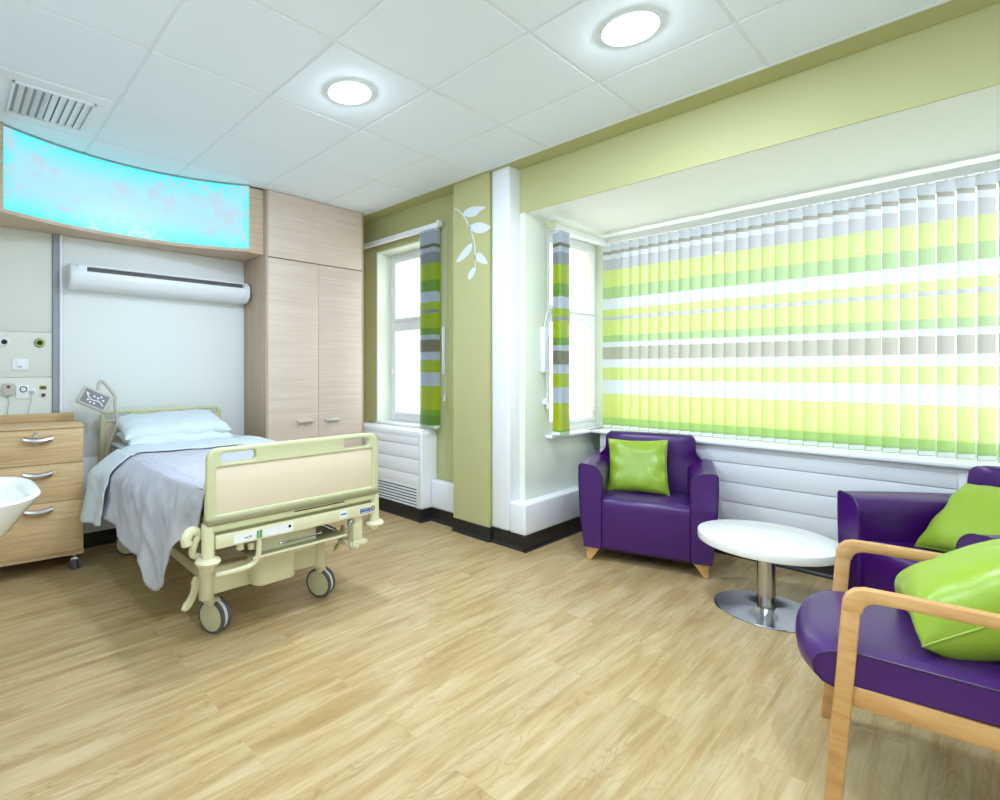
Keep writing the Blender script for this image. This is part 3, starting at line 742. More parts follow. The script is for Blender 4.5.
def label_strip(x0, x1, z0, z1, mat, name='label_sticker'): return MB().box(x0, x1, YF-.0006, YF+.0002, z0, z1).build(name, mat, cb)
label_strip(-.35, -.245, .496, .534, 'label'); label_strip(-.240, -.232, .498, .533, 'grn'); label_strip(-.227, -.217, .498, .533, 'grn'); label_strip(-.212, -.135, .498, .532, 'label'); label_strip(-.132, -.055, .496, .534, 'label')
MB().box(-.300, -.282, YF-.001, YF, .510, .515).box(-.279, -.268, YF-.001, YF, .511, .518).build('label_mark', 'screen_grey', cb)
MB().cyl((-.074, YF, .521), (-.074, YF-.0012, .521), .0075, n=20).build('label_mark', 'dark', cb)
label_strip(.215, .262, .500, .538, 'label'); MB().box(.222, .255, YF-.001, YF, .517, .524).build('label_mark', 'blue', cb)
label_strip(.345, .412, .502, .526, 'blue'); MB().box(.352, .405, YF-.0012, YF, .505, .508).box(.352, .40, YF-.0012, YF, .519, .521).build('label_mark', 'label', cb)
MB().lathe([(.0125, 0), (.0125, .001), (.0075, .001), (.0075, 0), (.0125, 0)], mat=Matrix.Translation((.429, YF-.0002, .518)) @ Matrix.Rotation(PI/2, 4, 'X'), n=24).build('ring_mark', 'navy', cb)
hb = board('headboard', 4.12-BYC, .87, .615, .970, slots=True); hb.location.x = -.045
# corner posts and bumpers, foot end
for s in (-1, 1):
    x = s*.456
    MB().cyl((x, FY+.005, .40), (x, FY+.005, .60), .027, n=24).build('corner_post', 'cream', bed)
    MB().lathe([(.027, -.016), (.048, -.012), (.054, 0), (.048, .010), (.030, .014)], c=(x, FY+.005, .440-.008*(s > 0)), n=32).build('bumper_disc', 'cream', bed)
    x = s*.42-.045; yh = 4.08-BYC
    MB().cyl((x, yh, .34), (x, yh, .62), .024, n=20).build('corner_post', 'cream', bed)
    MB().lathe([(.024, -.016), (.045, -.010), (.048, 0), (.040, .012), (.024, .016)], c=(x, yh, .44), n=28).build('bumper_disc', 'cream', bed)
# mattress platform and rails
MB().box(-.42, .42, FY+.05, 4.05-BYC, .565, .60, .006).build('platform', 'cream', bed)
for s in (-1, 1):
    MB().box(s*.40-.018, s*.40+.018, FY+.02, 4.05-BYC, .50, .565, .006).build('side_rail', 'cream', bed)
    # lifting arms
    MB().tube([(s*.26, FY+.55, .50), (s*.28, FY+.40, .30), (s*.28, FY+.30, .24)], .022, n=10, smooth=False).build('lifting_arm', 'cream', bed)
    MB().tube([(s*.26, .35, .50), (s*.28, .55, .30), (s*.28, .65, .24)], .022, n=10, smooth=False).build('lifting_arm', 'cream', bed)
# lower chassis
LX = -.059; WY = 2.42-BYC; WH = 3.86-BYC
for s in (-1, 1):
    MB().box(LX+s*.27-.02, LX+s*.27+.02, WY, WH, .215, .275, .006).build('chassis_beam', 'cream', bed)
MB().box(LX-.31, LX+.31, WH-.03, WH+.03, .20, .30, .012).build('chassis_crossbeam', 'cream', bed)
m = MB(); m.box(LX-.29, LX+.30, WY-.015, WY+.05, .195, .325, .010, 3)
m.build('chassis_crossbeam', 'cream', bed)
m = MB(); m.prism(rrect(-.175, .06, WY-.105, WY+.03, .05, 6), 'z', .208, .375, .008); m.build('motor_housing', 'cream', bed, ang=40)
MB().box(-.20, .12, FY+.05, FY+.22, .36, .50, .01).build('actuator_box', 'cream', bed)
def castor(x, y, ang, ox=0, oy=0):
    c = MB().cyl((x+ox*.5, y+oy*.5, .155), (x, y, .185), .024, n=20).box(x+ox-.020, x+ox+.020, y+oy-.028, y+oy+.022, .115, .165, .010, 3).build('castor', 'cream', bed)
    R_ = .079; ax = Vector((math.cos(ang), math.sin(ang), 0)); ctr = Vector((x+ox, y+oy, R_))
    rot = Matrix.Translation(ctr) @ ax.to_track_quat('Z', 'Y').to_matrix().to_4x4()
    for s in (-1, 1):
        mt = rot @ Matrix.Translation((0, 0, s*.021))
        MB().lathe([(R_*.86, -.011), (R_*.97, -.010), (R_, -.004), (R_, .004), (R_*.97, .010), (R_*.86, .011), (R_*.86, -.011)], n=48, mat=mt).build('tyre', 'tyre', c)
        MB().lathe([(0, -.010*s if False else -.009), (R_*.84, -.010), (R_*.86, -.006), (R_*.86, .006), (R_*.84, .010), (.02, .013), (0, .013)], n=40, mat=rot @ Matrix.Translation((0, 0, s*.022)) @ (Matrix.Scale(-1, 4, (0, 0, 1)) if s < 0 else Matrix.Identity(4))).build('wheel_disc', 'hub', c)
    # white guard between the wheels
    MB().cyl(ctr - ax*.010, ctr + ax*.010, R_*.93, n=40).build('wheel_guard', 'wheelw', c)
    return c
for (x, y, a, ox_, oy_) in ((LX-.318, WY, 23, .055, .03), (LX+.305, WY, 23, .035, .03), (LX-.30, WH, 70, 0, 0), (LX+.30, WH, 20, 0, 0)):
    castor(x, y, math.radians(a), ox_, oy_)
    MB().cyl((x, y, .185), (x, y, .33), .034, n=24).cyl((x, y, .33), (x, y, .40), .030, .024, n=24).build('leg_post', 'cream', bed)
# pedals
def pedal(x, y, z, rz, tilt):
    mt = Matrix.Translation((x, y, z)) @ Matrix.Rotation(rz, 4, 'Z') @ Matrix.Rotation(tilt, 4, 'Y')
    m = MB(); out = []
    for k in range(24):
        a = 2*PI*k/24; q = abs(math.cos(a))
        out.append((.075*math.cos(a) , (.016 + .020*q**2)*math.sin(a) + .022*math.cos(a)**2 - .012))
    m.prism(out, 'y', -.009, .009, .003, mat=mt); m.cyl((-.045, -.011, .008), (-.045, .011, .008), .008, n=12, mat=mt); m.cyl((.045, -.011, .008), (.045, .011, .008), .008, n=12, mat=mt)
    m.build('brake_pedal', 'cream', bed)
pedal(LX-.405, WY-.05, .245, math.radians(20), math.radians(-62))
pedal(LX+.385, WY-.09, .335, math.radians(20), math.radians(-58))
# bent pipe below crossbar
MB().tube([(-.42, FY+.02, .365), (-.33, FY+.02, .362), (-.25, FY+.01, .375), (-.225, FY+.0, .42), (-.222, FY-.0, .49)], .013, n=12).build('grab_pipe', 'cream', bed)
MB().cyl((-.30, FY+.03, .49), (-.30, FY+.03, .45), .018, n=16).cyl((-.245, FY+.03, .47), (-.245, FY+.03, .44), .016, n=16).build('valve_knob', 'cream', bed)
# tray
m = MB(); m.prism(rrect(-.25, .27, FY+.0, FY+.34, .03, 4), 'z', .398, .406, .002); m.build('under_tray', 'olive_dark', bed)
MB().tube([(-.25, FY-.0, .403), (.0, FY-.004, .404), (.27, FY-.0, .403)], .006, n=8).build('tray_edge', 'cream', bed)
MB().tube([(-.10, FY+.10, .41), (-.09, FY+.05, .425), (.05, FY+.05, .425), (.16, FY+.06, .425), (.18, FY+.12, .41)], .005, n=8).build('tray_handle', 'steel', bed)
# left mattress clamp hook
m = MB(); m.tube([(-.475, FY+.06, .45), (-.505, FY+.05, .47), (-.50, FY+.04, .52), (-.485, FY+.04, .555), (-.515, FY+.03, .575), (-.54, FY+.03, .55), (-.535, FY+.03, .52)], lambda t: .014+.010*t, n=12); m.build('release_lever', 'cream', bed)
# right hanging bracket and hook
m = MB(); m.box(.315, .375, FY+.0, FY+.06, .36, .49, .006); m.box(.275, .395, FY-.02, FY+.09, .338, .358, .005); m.box(.29, .33, FY-.03, FY-.018, .331, .371, .003); m.build('side_bracket', 'cream', bed)
MB().tube([(.305, FY-.02, .46), (.295, FY-.03, .48), (.275, FY-.03, .475), (.265, FY-.03, .44), (.265, FY-.03, .36), (.28, FY-.03, .335), (.305, FY-.03, .34)], .0045, n=8).build('wire_hook', 'steel', bed)
MB().tube([(.20, FY+.16, .44), (.26, FY+.10, .41), (.30, FY+.07, .36)], .011, n=10, smooth=False).build('link_rod', 'steel', bed)
# head end grab bits + tucked hose
MB().box(-.47, -.40, .86, .93, .50, .60, .012).build('head_bracket', 'steel', bed)
# control panel on gooseneck
p0 = Vector(atY(95, 399.5, 3.90)) - Vector((BXC, BYC, 0))
arm = MB().tube([(-.455, .86, .60), (-.455, .85, .72), (-.41, .80, .88), (p0.x+.125, p0.y+.02, p0.z-.045), (p0.x+.125, p0.y+.035, p0.z+.02), (p0.x+.06, p0.y+.05, p0.z+.115), (p0.x+.035, p0.y+.045, p0.z+.11), (p0.x+.015, p0.y+.02, p0.z+.02)], .011, n=12).build('gooseneck_arm', 'cable', bed)
mt = Matrix.Translation(p0) @ Matrix.Rotation(math.radians(-14), 4, 'Z') @ Matrix.Rotation(math.radians(-12), 4, 'X') @ Matrix.Rotation(math.radians(27), 4, 'Y')
cp = MB().box(-.098, .098, -.018, .018, -.062, .062, .012, 3, mat=mt).build('control_panel', 'cable', bed)
MB().box(-.076, .076, -.0195, -.0175, -.045, .045, mat=mt).build('overlay', 'screen_grey', cp)
m = MB(); m.tube([mt @ Vector(q) for q in ((-.065, -.0205, .025), (-.04, -.0205, .0), (-.01, -.0205, -.012), (.03, -.0205, -.006), (.065, -.0205, -.026))], .0035, n=6)
for q in ((-.05, .018), (-.035, -.02), (-.01, .015), (.015, .012), (.03, .026), (.05, .01), (.01, -.028), (-.015, -.03)):
    m.cyl(mt @ Vector((q[0], -.0195, q[1])), mt @ Vector((q[0], -.0215, q[1])), .0065, n=12)
m.build('symbols', 'label', cp)

# mattress
mt_o = MB().box(-.43, .43, -.905, .915, .0, .135, .035, 4).build('mattress', 'mattress')
mt_o.location = (BXC, BYC, .602); tag(mt_o, 'grey-blue mattress mostly hidden under the bed covers', 'mattress')

def lerp_tab(tab, y):
    if y <= tab[0][0]: return tab[0][1]
    for (a, va), (b, vb) in zip(tab[:-1], tab[1:]):
        if y <= b:
            q = (y-a)/(b-a); return va + (vb-va)*q
    return tab[-1][1]
def nz(x, y, z=0): return noise.noise(Vector((x, y, z)))
def drape(y0f, y1f, ny, top, hw, zbotL, flareL, zbotR, off, folds, seed, skew=0.0, taper=None):
    """world-Y range; returns MB in bed-local coordinates. y0f/y1f functions of across coordinate."""
    nt = 40; ns = 34; nr = 8
    rings = []
    for i in range(ny+1):
        ring = []
        q = i/ny
        def Yat(xf): return y0f(xf)*(1-q) + y1f(xf)*q
        # left drop (bottom -> top)
        Yl = Yat(-1); zb_ = lerp_tab(zbotL, Yl); fl = lerp_tab(flareL, Yl); D = top - zb_
        r = .035
        for k in range(ns, 0, -1):
            s = k/ns; dz = D*s; cr_ = .010*nz((Yl+dz*.9)*13, (dz-Yl*.4)*5, seed+7) + .006*nz((Yl-dz*.5)*24, dz*9, seed+9)
            if dz < r: a = math.asin(min(1, 1-dz/r)); xx = -hw + (r - r*math.cos(a)) ; 
            else: xx = -hw
            xx -= fl*(.72*math.sin(min(1, s/.38)*PI/2)**1.2 + .28*s)
            amp = folds*s
            ph = Yl*21 + 1.5*nz(Yl*3, seed)
            xx -= cr_*min(1, s*4)
            xx -= amp*(.5+.5*math.sin(ph)) + amp*.7*nz(Yl*8, s*2, seed)
            yy = Yl + lerp_tab(taper, Yl)*s if taper else Yl
            ring.append((xx, yy - BYC + .012*s*nz(Yl*6, s*3, seed+4), top - dz))
        for k in range(nt+1):
            f = -1 + 2*k/nt; x = f*(hw-.0)
            Y_ = Yat(f); e = min(1, (1-abs(f))/.09)
            z = top - .035*(1-e)**2*.6 + off + .007*nz(x*6, Y_*5, seed) + .006*nz(x*5+Y_*14, Y_*5-x*12, seed+2)
            ring.append((x, Y_-BYC, z))
        Yr = Yat(1); Dr = top - zbotR
        for k in range(1, nr+1):
            s = k/nr; ring.append((hw + .02*s + folds*.5*s*(1+math.sin(Yr*20)), Yr-BYC, top - Dr*s))
        rings.append(ring)
    m = MB(); m.loft(rings, cap=False, closed=False); return m
TOPZ = .752
zL = [(2.2, .50), (2.34, .50), (2.42, .44), (2.48, .33), (2.53, .23), (2.60, .19), (2.68, .175), (2.725, .20), (2.77, .285), (2.95, .30), (3.3, .385), (3.5, .40)]
fL = [(2.24, .0), (2.33, .015), (2.5, .05), (2.65, .08), (2.9, .10), (3.3, .125), (3.5, .13)]
bl = drape(lambda f: 2.222, lambda f: 3.50-.07*(f+1), 90, TOPZ, .452, zL, fL, .45, 0, .030, 1.0, taper=[(2.24, .10), (2.4, .08), (2.6, .03), (2.8, .0), (3.3, .0)]).build('blanket', 'blanket', ang=180, solid=.006)
bl.location = (BXC, BYC, 0); tag(bl, 'lilac-grey blanket draped over the hospital bed, long corner hanging', 'blanket')
zS = [(3.1, .37), (3.3, .365), (3.6, .335), (3.75, .34)]
fS = [(3.1, .14), (3.3, .145), (3.6, .20), (3.75, .20)]
shb = drape(lambda f: 3.36-.085*(f+1), lambda f: 3.66 - .0*(f+1), 24, TOPZ+.014, .460, zS, fS, .45, 0, .022, 5.0).build('top_sheet', 'linen', ang=180, solid=.005)
shb.location = (BXC, BYC, 0); tag(shb, 'white top sheet folded back in a band below the pillows', 'sheet')
sh2 = MB()
sh2.box(-.436, .436, .40, .90, 0, .012, .005, 2)
o = sh2.build('fitted_sheet', 'linen'); o.location = (BXC, BYC, .7375); tag(o, 'white fitted sheet on mattress under the pillows', 'sheet')

def cushion(w, h, t, seed=0, nn=30, wr=.006, pinch=.07, pw=.5, sag=0):
    m = MB(); rings = []
    for sgn in (1, -1):
        vs = []
        for i in range(nn+1):
            for j in range(nn+1):
                u = -1+2*i/nn; v = -1+2*j/nn
                u = math.sin(u*PI/2); v = math.sin(v*PI/2)
                x = w/2*u*(1-pinch*u*u*(1-v*v)); y = h/2*v*(1-pinch*v*v*(1-u*u))
                e = max(0, (1-u**4)*(1-v**4))**pw
                z = sgn*t/2*e
                ed = (max(abs(u), abs(v)))**3
                z += wr*e**.5*(nz(x*18+seed, y*18, sgn) + ed*1.6*math.sin((u*9 if abs(v) > abs(u) else v*9)+seed))*.6
                if abs(u) > .999 or abs(v) > .999: z = 0
                vs.append((x, y - sag*0, z - sag*(x/w*2)**2*.02))
        fs = [(i*(nn+1)+j, (i+1)*(nn+1)+j, (i+1)*(nn+1)+j+1, i*(nn+1)+j+1) for i in range(nn) for j in range(nn)]
        m.add(vs, fs)
    return m
def seam(w, h, r, pinch=.07, mat='lime', nn=14):
    pts = []
    for k in range(4*nn):
        s, q = divmod(k, nn); q = -1+2*q/nn
        u, v = [(q, -1), (1, q), (-q, 1), (-1, -q)][s]
        pts.append((w/2*u*(1-pinch*u*u*(1-v*v)), h/2*v*(1-pinch*v*v*(1-u*u)), 0))
    pts.append(pts[0])
    return MB().tube(pts, r, n=6, smooth=False)
p = cushion(.70, .40, .12, 3, wr=.016, pinch=.04).build('pillow', 'linen', ang=180, merge=True); p.location = (1.245, 3.82, .795); p.rotation_euler = (math.radians(6), 0, math.radians(1)); tag(p, 'white pillow lying under the upper pillow at the bed head', 'pillow')
p = cushion(.71, .42, .145, 8, wr=.017, pinch=.04).build('pillow', 'linen', ang=180, merge=True); p.location = (1.24, 3.85, .862); p.rotation_euler = (math.radians(12), math.radians(-1), math.radians(-2)); tag(p, 'white pillow on top of the other pillow at the bed head', 'pillow')

# ================================================================== DRAWER CHEST
rz = math.radians(-7); CW = .50; CD = .385
cxr, cyr = .662, 3.745
ch = thing('drawer_chest', 'oak three-drawer bedside chest on castors left of the bed', 'chest', (cxr - CW/2*math.cos(rz), cyr - CW/2*math.sin(rz), 0), rz)
MB().box(-CW/2, CW/2, .020, CD, .104, .897, .002).build('body', 'oak', ch)
MB().box(-CW/2-.002, CW/2+.002, .0, CD, .118, .128).box(-CW/2, CW/2, .0, .03, .104, .13, .002).build('base_board', 'oak', ch)
MB().box(-CW/2-.003, CW/2+.003, -.004, CD+.003, .897, .915, .004).build('top_board', 'oak', ch)
MB().box(-CW/2, CW/2-.035, CD-.018, CD, .915, .968, .003).build('upstand', 'oak', ch)
for k, (a, b, hz) in enumerate(((.683, .894, .838), (.450, .680, .628), (.133, .447, .408))):
    d = MB().box(-CW/2+.001, CW/2-.001, .0, .019, a, b, .0015).build('drawer', 'oak', ch)
    m = MB(); hy = [(0, .006), (-.018, .012), (-.032, .006), (-.036, -.004), (-.030, -.014), (-.014, -.016), (0, -.012)]
    rings = []
    for i in range(11):
        q = -1+2*i/10; sc = 1 - .45*q*q*0; yo = .006*(1-q*q)
        rings.append([(q*.075+.014, p_[0]-yo*(p_[0] < -.001), hz+p_[1]*1.2+.012*q*q-.004) for p_ in hy])
    m.loft(rings); m.build('handle', 'chrome', d)
    if k == 0:
        lk = MB().cyl((0, 0, .877), (0, -.006, .877), .009, n=16).build('lock', 'steel', d)
        MB().box(-.002, .002, -.018, -.006, .866, .880).box(-.010, .0, -.014, -.012, .842, .866, .001).box(.004, .012, -.016, -.014, .840, .864, .001).build('keys', 'steel', d)
def small_castor(x, y, par, a):
    c = MB().cyl((x, y, .076), (x, y, .104), .012, n=12).box(x-.026, x+.026, y-.02, y+.02, .058, .08, .008, 2).build('castor', 'steel', par)
    ax = Vector((math.cos(a), math.sin(a), 0)); ctr = Vector((x, y, .036)); rot = Matrix.Translation(ctr) @ ax.to_track_quat('Z', 'Y').to_matrix().to_4x4()
    for s in (-1, 1):
        MB().lathe([(0, -.009), (.030, -.009), (.036, -.005), (.036, .005), (.030, .009), (0, .009)], n=28, mat=rot @ Matrix.Translation((0, 0, s*.014))).build('wheel', 'tyre', c)
for x in (-1, 1):
    for y in (.045, CD-.05): small_castor(x*(CW/2-.045), y, ch, .5)

# ================================================================== WASHBASIN
t = thing('washbasin', 'white ceramic wall-hung washbasin at left edge in front of drawers', 'basin', (XL, 2.20, .85))
Wb = .56; 
def ring(x1, hw, z, x0=0.0, p=3.3, n=40, tip=0):
    out = []
    for k in range(n):
        a = 2*PI*k/n
        c, s = math.cos(a), math.sin(a)
        rx = (x1-x0)/2; 
        X = x0 + rx + rx*math.copysign(abs(c)**(2/p), c); Y = hw*math.copysign(abs(s)**(2/p), s)
        out.append((X, Y, z))
    return out
rr = [ring(.30, .10, -.21), ring(.38, .16, -.18), ring(.47, .22, -.11), ring(.515, .255, -.045), ring(.542, .275, -.012), ring(.548, .280, 0), ring(.542, .276, .006),
      ring(.525, .262, .005, .02), ring(.505, .245, -.006, .10), ring(.485, .230, -.03, .12), ring(.46, .20, -.09, .14), ring(.38, .14, -.135, .18), ring(.30, .06, -.145, .22)]
MB().loft(rr).build('bowl', 'ceramic', t, ang=60)
MB().cyl((.26, 0, -.1445), (.26, 0, -.142), .022, n=20).build('drain', 'chrome', t)
MB().tube([(.05, 0, .0), (.05, 0, .10), (.08, 0, .14), (.14, 0, .14), (.17, 0, .115)], .012).cyl((.05, 0, 0), (.05, 0, .02), .024, n=20).build('tap', 'chrome', t)

# ================================================================== TUB ARMCHAIRS
def make_armchair(label, loc, rz):
    t = thing('tub_armchair', label, 'armchair', loc, rz)     # origin: centre of front edge on floor; faces -y
    W2 = .395; D = .64; zb_ = .085
    # seat block with front fascia
    sec = [(.012, .095), (.012+0, .36), (.014, .385), (.022, .405), (.036, .418), (.06, .423), (.30, .415), (.50, .405), (.50, .095)]
    MB().prism(sec, 'x', -.254, .254, .006, 3).build('seat', 'purple', t, ang=40)
    # arms
    for s in (-1, 1):
        rings = []
        for i in range(25):
            q = i/24; y = D*q
            h = .634 + .004*math.sin(q*PI)
            th = .144 + .03*max(0, (q-.6)/.4)**1.5
            xo = W2 - .02*max(0, (q-.80)/.20)**2
            rr_ = .085
            sec = []
            sec.append((xo-.030, zb_)); sec.append((xo-.016, .22)); sec.append((xo-.004, .42)); sec.append((xo, .55)); sec.append((xo-.001, h-.012)); sec.append((xo-.008, h-.003)); sec.append((xo-.020, h))
            for k in range(9):
                a = math.radians(90+90*k/8); sec.append((xo-th+rr_+rr_*math.cos(a), h-.004-rr_+rr_*math.sin(a)))
            sec.append((xo-th, .45)); sec.append((xo-th+.002, zb_))
            if i in (0, 24):   # slight end rounding
                cxm = sum(p[0] for p in sec)/len(sec); czm = sum(p[1] for p in sec)/len(sec)
                rings.append([(s*(cxm+(p[0]-cxm)*.93), y, czm+(p[1]-czm)*.982) for p in sec])
                if i == 0: rings.append([(s*p[0], .007, p[1]) for p in sec])
                else: rings.insert(-1, [(s*p[0], y-.007, p[1]) for p in sec])
            else: rings.append([(s*p[0], y, p[1]) for p in sec])
        a_ = MB().loft(rings).build('arm', 'purple', t, ang=42)
        # piping round the front edge
        r1 = rings[1]; pts = [(p[0], .004, p[2]) for p in r1]
        MB().tube(pts[1:-1], .0042, n=6, smooth=False).build('piping', 'piping', a_)
    # back
    n = 22; rings = []
    def bw(z): # half width of back by height
        q = min(1, max(0, (z-.60)/.10)); q = q*q*(3-2*q); return .345*(1-q) + .289*q
    zs = [.085, .3, .45, .55, .60, .62, .64, .66, .68, .70, .73, .765, .785, .795, .798]
    for z in zs:
        lean = .05*max(0, (z-.40))/.4
        yf = .50 + lean*.9; yb = .665 - .02*(1-z/.8) + lean*.3
        e = max(0, (z-.755)/.043)
        inset = .028*(1-math.sqrt(max(0, 1-e*e))) if e > 0 else 0
        hw = bw(z) - inset
        ring_ = []
        for k in range(n+1):
            f = -1+2*k/n; x = f*hw; bow = .030*(1-f*f); ring_.append((x, yf + bow + inset - .03*(abs(f)**6), z))
        for k in range(n+1):
            f = 1-2*k/n; x = f*hw; ring_.append((x, yb - inset - .012*f**6, z))
        rings.append(ring_)
    b_ = MB().loft(rings).build('backrest', 'purple', t, ang=50)
    for s in (-1, 1):
        for y in (.06, D-.08):
            c = (s*(W2-.09), y)
            ou = s*.0
            r0 = [(c[0]-.042, c[1]-.042, .09), (c[0]+.042, c[1]-.042, .09), (c[0]+.042, c[1]+.042, .09), (c[0]-.042, c[1]+.042, .09)]
            o_ = (s*.030, -.028 if y < .3 else .028)
            r1 = [(c[0]+o_[0]-.014, c[1]+o_[1]-.014, 0), (c[0]+o_[0]+.014, c[1]+o_[1]-.014, 0), (c[0]+o_[0]+.014, c[1]+o_[1]+.014, 0), (c[0]+o_[0]-.014, c[1]+o_[1]+.014, 0)]
            MB().loft([r0, r1]).build('leg', 'beech', t, bevel=.003)
    MB().box(-.30, .30, .05, D-.04, .07, .10).build('base_board', 'piping', t)
    return t
ac1 = make_armchair('purple leather tub armchair facing into the room, left of the round table', (3.338, 1.432, 0), 0)
ang1 = math.atan2(.34, .94) - PI/2      # local +y -> (.94,.34)
ac1.rotation_euler = (0, 0, ang1)
ac2 = copy_tree(ac1)
d2 = Vector((.669, -.743)); f2 = Vector((3.222, .262))
ac2.location = (f2.x, f2.y, 0); ac2.rotation_euler = (0, 0, math.atan2(d2.y, d2.x) - PI/2)
ac2['label'] = 'purple leather tub armchair at right, partly behind the wooden armchair'
for a in (ac1, ac2): a['group'] = 'purple tub armchairs'

# cushions
def lime_cushion(label, size, th, loc, xdir, ndir, roll=0, seed=0, wr=.007):
    """cushion plane local x,y ; normal = ndir"""
    t = thing('lime_cushion', label, 'cushion', loc, 0, 'lime green leather cushions')
    n = Vector(ndir).normalized(); x = Vector(xdir); x = (x - n*x.dot(n)).normalized(); y = n.cross(x)
    mt = Matrix((x, y, n)).transposed().to_4x4() @ Matrix.Rotation(roll, 4, 'Z')
    t.rotation_euler = mt.to_euler()
    cushion(size, size, th, seed, wr=wr, pinch=.08).build('cover', 'lime', t, ang=180, merge=True)
    seam(size, size, .003, .08).build('seam', 'lime', t)
    return t
fy = Vector((.94, .34, 0)); sx = Vector((.34, -.94, 0)); fc = Vector((3.338, 1.432, 0))
pc = fc + fy*.385 + sx*(-.065); pc.z = .588
lime_cushion('lime green leather cushion leaning in the left purple tub armchair', .385, .12, pc, sx, Vector((-.94, -.34, .45)), math.radians(2), 1, wr=.014)
fy2 = Vector((d2.x, d2.y, 0)); sx2 = Vector((-.743, -.669, 0)); fc2 = Vector((f2.x, f2.y, 0))
pc2 = fc2 + fy2*.36 + sx2*(-.03); pc2.z = .585
lime_cushion('lime green leather cushion in the right purple tub armchair, nearer the blinds', .40, .13, pc2, sx2, Vector((-d2.x, -d2.y, .9)), math.radians(8), 4)

# ================================================================== ROUND TABLE
TX, TY = 3.257, .773
t = thing('coffee_table', 'low round white-topped coffee table on a steel pedestal', 'table', (TX, TY, 0))
MB().lathe([(0, .343), (.303, .343), (.308, .346), (.310, .352), (.310, .382), (.308, .387), (.303, .389), (0, .389)], n=96).build('table_top', 'table_top', t)
MB().lathe([(.041, .008), (.041, .343)], n=40).build('pedestal', 'steel', t)
MB().lathe([(0, 0), (.232, 0), (.235, .003), (.232, .008), (.05, .016), (.041, .020), (0, .020)], n=72).build('base_plate', 'steel', t)

# ================================================================== WOODEN ARMCHAIR
# local frame : faces +y' ; width axis x'
wc = thing('wooden_armchair', 'beech framed armchair with purple seat in the right foreground', 'armchair', (2.18, .30, 0), math.radians(10))
# local coordinates: y=0 front legs, back towards -y
HW = .262
def bar(m, p0, p1, wx, wy, bev=.006, up=None):
    """rectangular bar from p0 to p1; wx = thickness along x, wy = thickness in the other direction"""
    p0 = Vector(p0); p1 = Vector(p1); d = (p1-p0); Ln = d.length; d.normalize()
    x = Vector((1, 0, 0)); x = (x - d*x.dot(d)).normalized(); y = d.cross(x)
    mt = Matrix((x, y, d)).transposed().to_4x4(); mt.translation = p0
    m.box(-wx/2, wx/2, -wy/2, wy/2, 0, Ln, bev, 2, mat=mt)
for s in (-1, 1):
    x = s*HW
    # front leg, slight forward rake
    m = MB(); bar(m, (x, .045, 0), (x, .003, .60), .034, .040); m.build('leg', 'beech', wc)
    m = MB(); bar(m, (x, -.62, 0), (x, -.50, .42), .034, .044); m.build('leg', 'beech', wc)
    # arm: profile with rounded front knuckle joining the leg
    prof = []
    cxk, czk = -.030, .600
    outer = [(.024, .585), (.022, .610), (.014, .632), (-.002, .648), (-.024, .655), (-.10, .656), (-.25, .654), (-.40, .650), (-.52, .646)]
    inner = [(-.52, .612), (-.40, .616), (-.25, .621), (-.10, .622), (-.050, .620), (-.032, .614), (-.022, .600), (-.020, .585)]
    m = MB(); m.prism(outer + inner, 'x', x-.018, x+.018, .006, 2); m.build('armrest', 'beech', wc, ang=30)
    m = MB(); bar(m, (x*.965, .01, .348), (x*.965, -.53, .340), .026, .058); m.build('side_rail', 'beech', wc)
m = MB(); m.box(-HW, HW, -.045, -.020, .32, .37, .004); m.build('front_rail', 'beech', wc)
m = MB(); m.box(-HW, HW, -.53, -.505, .30, .36, .004); m.build('rear_rail', 'beech', wc)
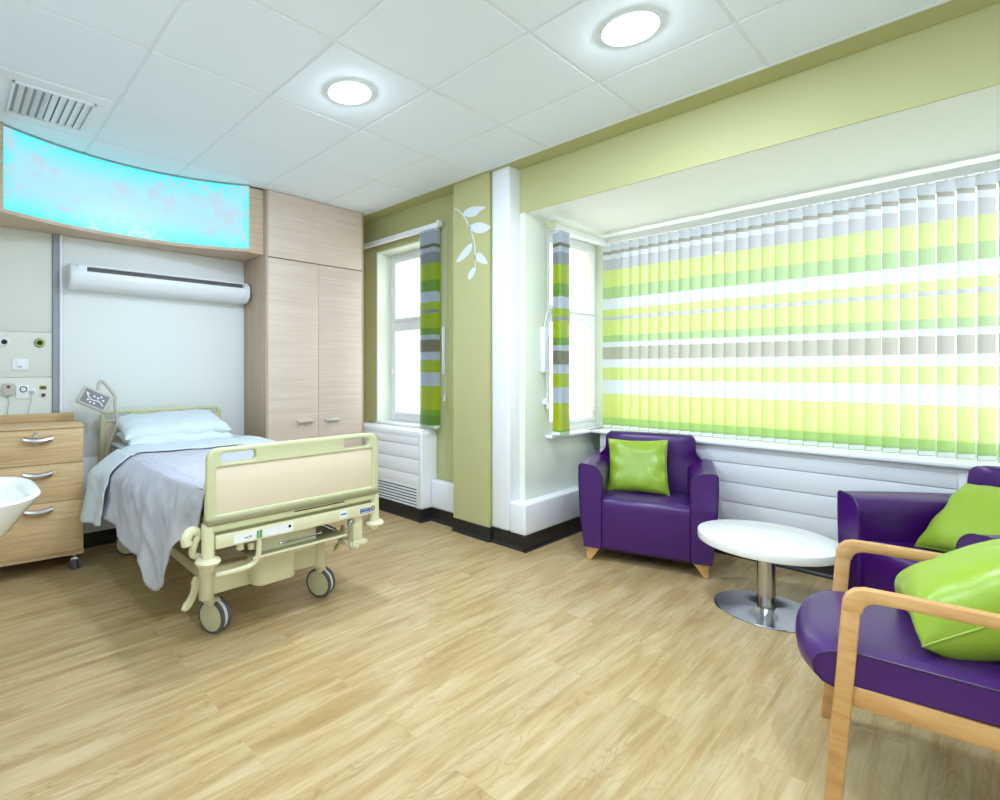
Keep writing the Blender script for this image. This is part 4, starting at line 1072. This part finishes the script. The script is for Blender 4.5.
# back posts and backrest
for s in (-1, 1):
    m = MB(); bar(m, (s*HW, -.50, .40), (s*HW, -.62, 1.02), .034, .040); m.build('back_post', 'beech', wc)
sec = []
for k in range(2): pass
rg = []
for i in range(13):
    q = i/12; z = .50 + .50*q; yc = -.50 - .105*q
    e = .5 if i in (0, 12) else (.85 if i in (1, 11) else 1)
    rg.append([(p[0], yc + p[1]*e, z) for p in [(-.235, -.005), (-.235, .020), (-.20, .036), (0, .030), (.20, .036), (.235, .020), (.235, -.005), (.20, -.02), (0, -.02), (-.20, -.02)]])
MB().loft(rg).build('backrest', 'purple', wc, ang=60)
# seat: waterfall front cushion
rings = []
sx_ = .262
prof = [(-.50, .375), (-.50, .455), (-.49, .470), (-.35, .474), (-.15, .476), (-.02, .478), (.05, .475), (.092, .464), (.120, .442), (.132, .412), (.128, .384), (.110, .360), (.080, .348), (.03, .356), (-.03, .370), (-.25, .374)]
for i in range(15):
    f = -1+2*i/14; x = sx_*f
    e = 1-abs(f)**8
    rings.append([(x*(1.0), y_*(1) - (0.045*(abs(f)**3) if y_ > -.02 else 0), .415 + (z_-.415)*(.86+.14*e)) for y_, z_ in prof])
MB().loft(rings).build('seat', 'purple', wc, ang=50)
m = MB()
for s in (0, -1):
    pts = rings[s]; m.tube([(p[0], p[1], p[2]) for p in pts[2:13]], .003, n=6, smooth=False)
m.build('seat_piping', 'piping', wc)
R10 = Matrix.Rotation(math.radians(10), 3, 'Z')
def wcp(x, y, z): 
    v = R10 @ Vector((x, y, 0)); return Vector((2.18+v.x, .30+v.y, z))
xd = R10 @ Vector((1, 0, 0)); nd = R10 @ Vector((0, .58, .83))
lime_cushion('large lime green leather cushion lying on the wooden armchair seat', .385, .23, wcp(.03, -.297, .602), xd, nd, math.radians(3), 9, wr=.007)

# ================================================================== LIGHT
w = bpy.data.worlds.new('sky'); SC.world = w; w.use_nodes = True
bg = w.node_tree.nodes['Background']; bg.inputs['Color'].default_value = (.93, .97, 1.0, 1); bg.inputs['Strength'].default_value = WORLD
SC.view_settings.view_transform = 'Standard'; SC.view_settings.look = 'None'; SC.view_settings.gamma = 1; SC.view_settings.use_curve_mapping = False
SC.view_settings.exposure = EXPO
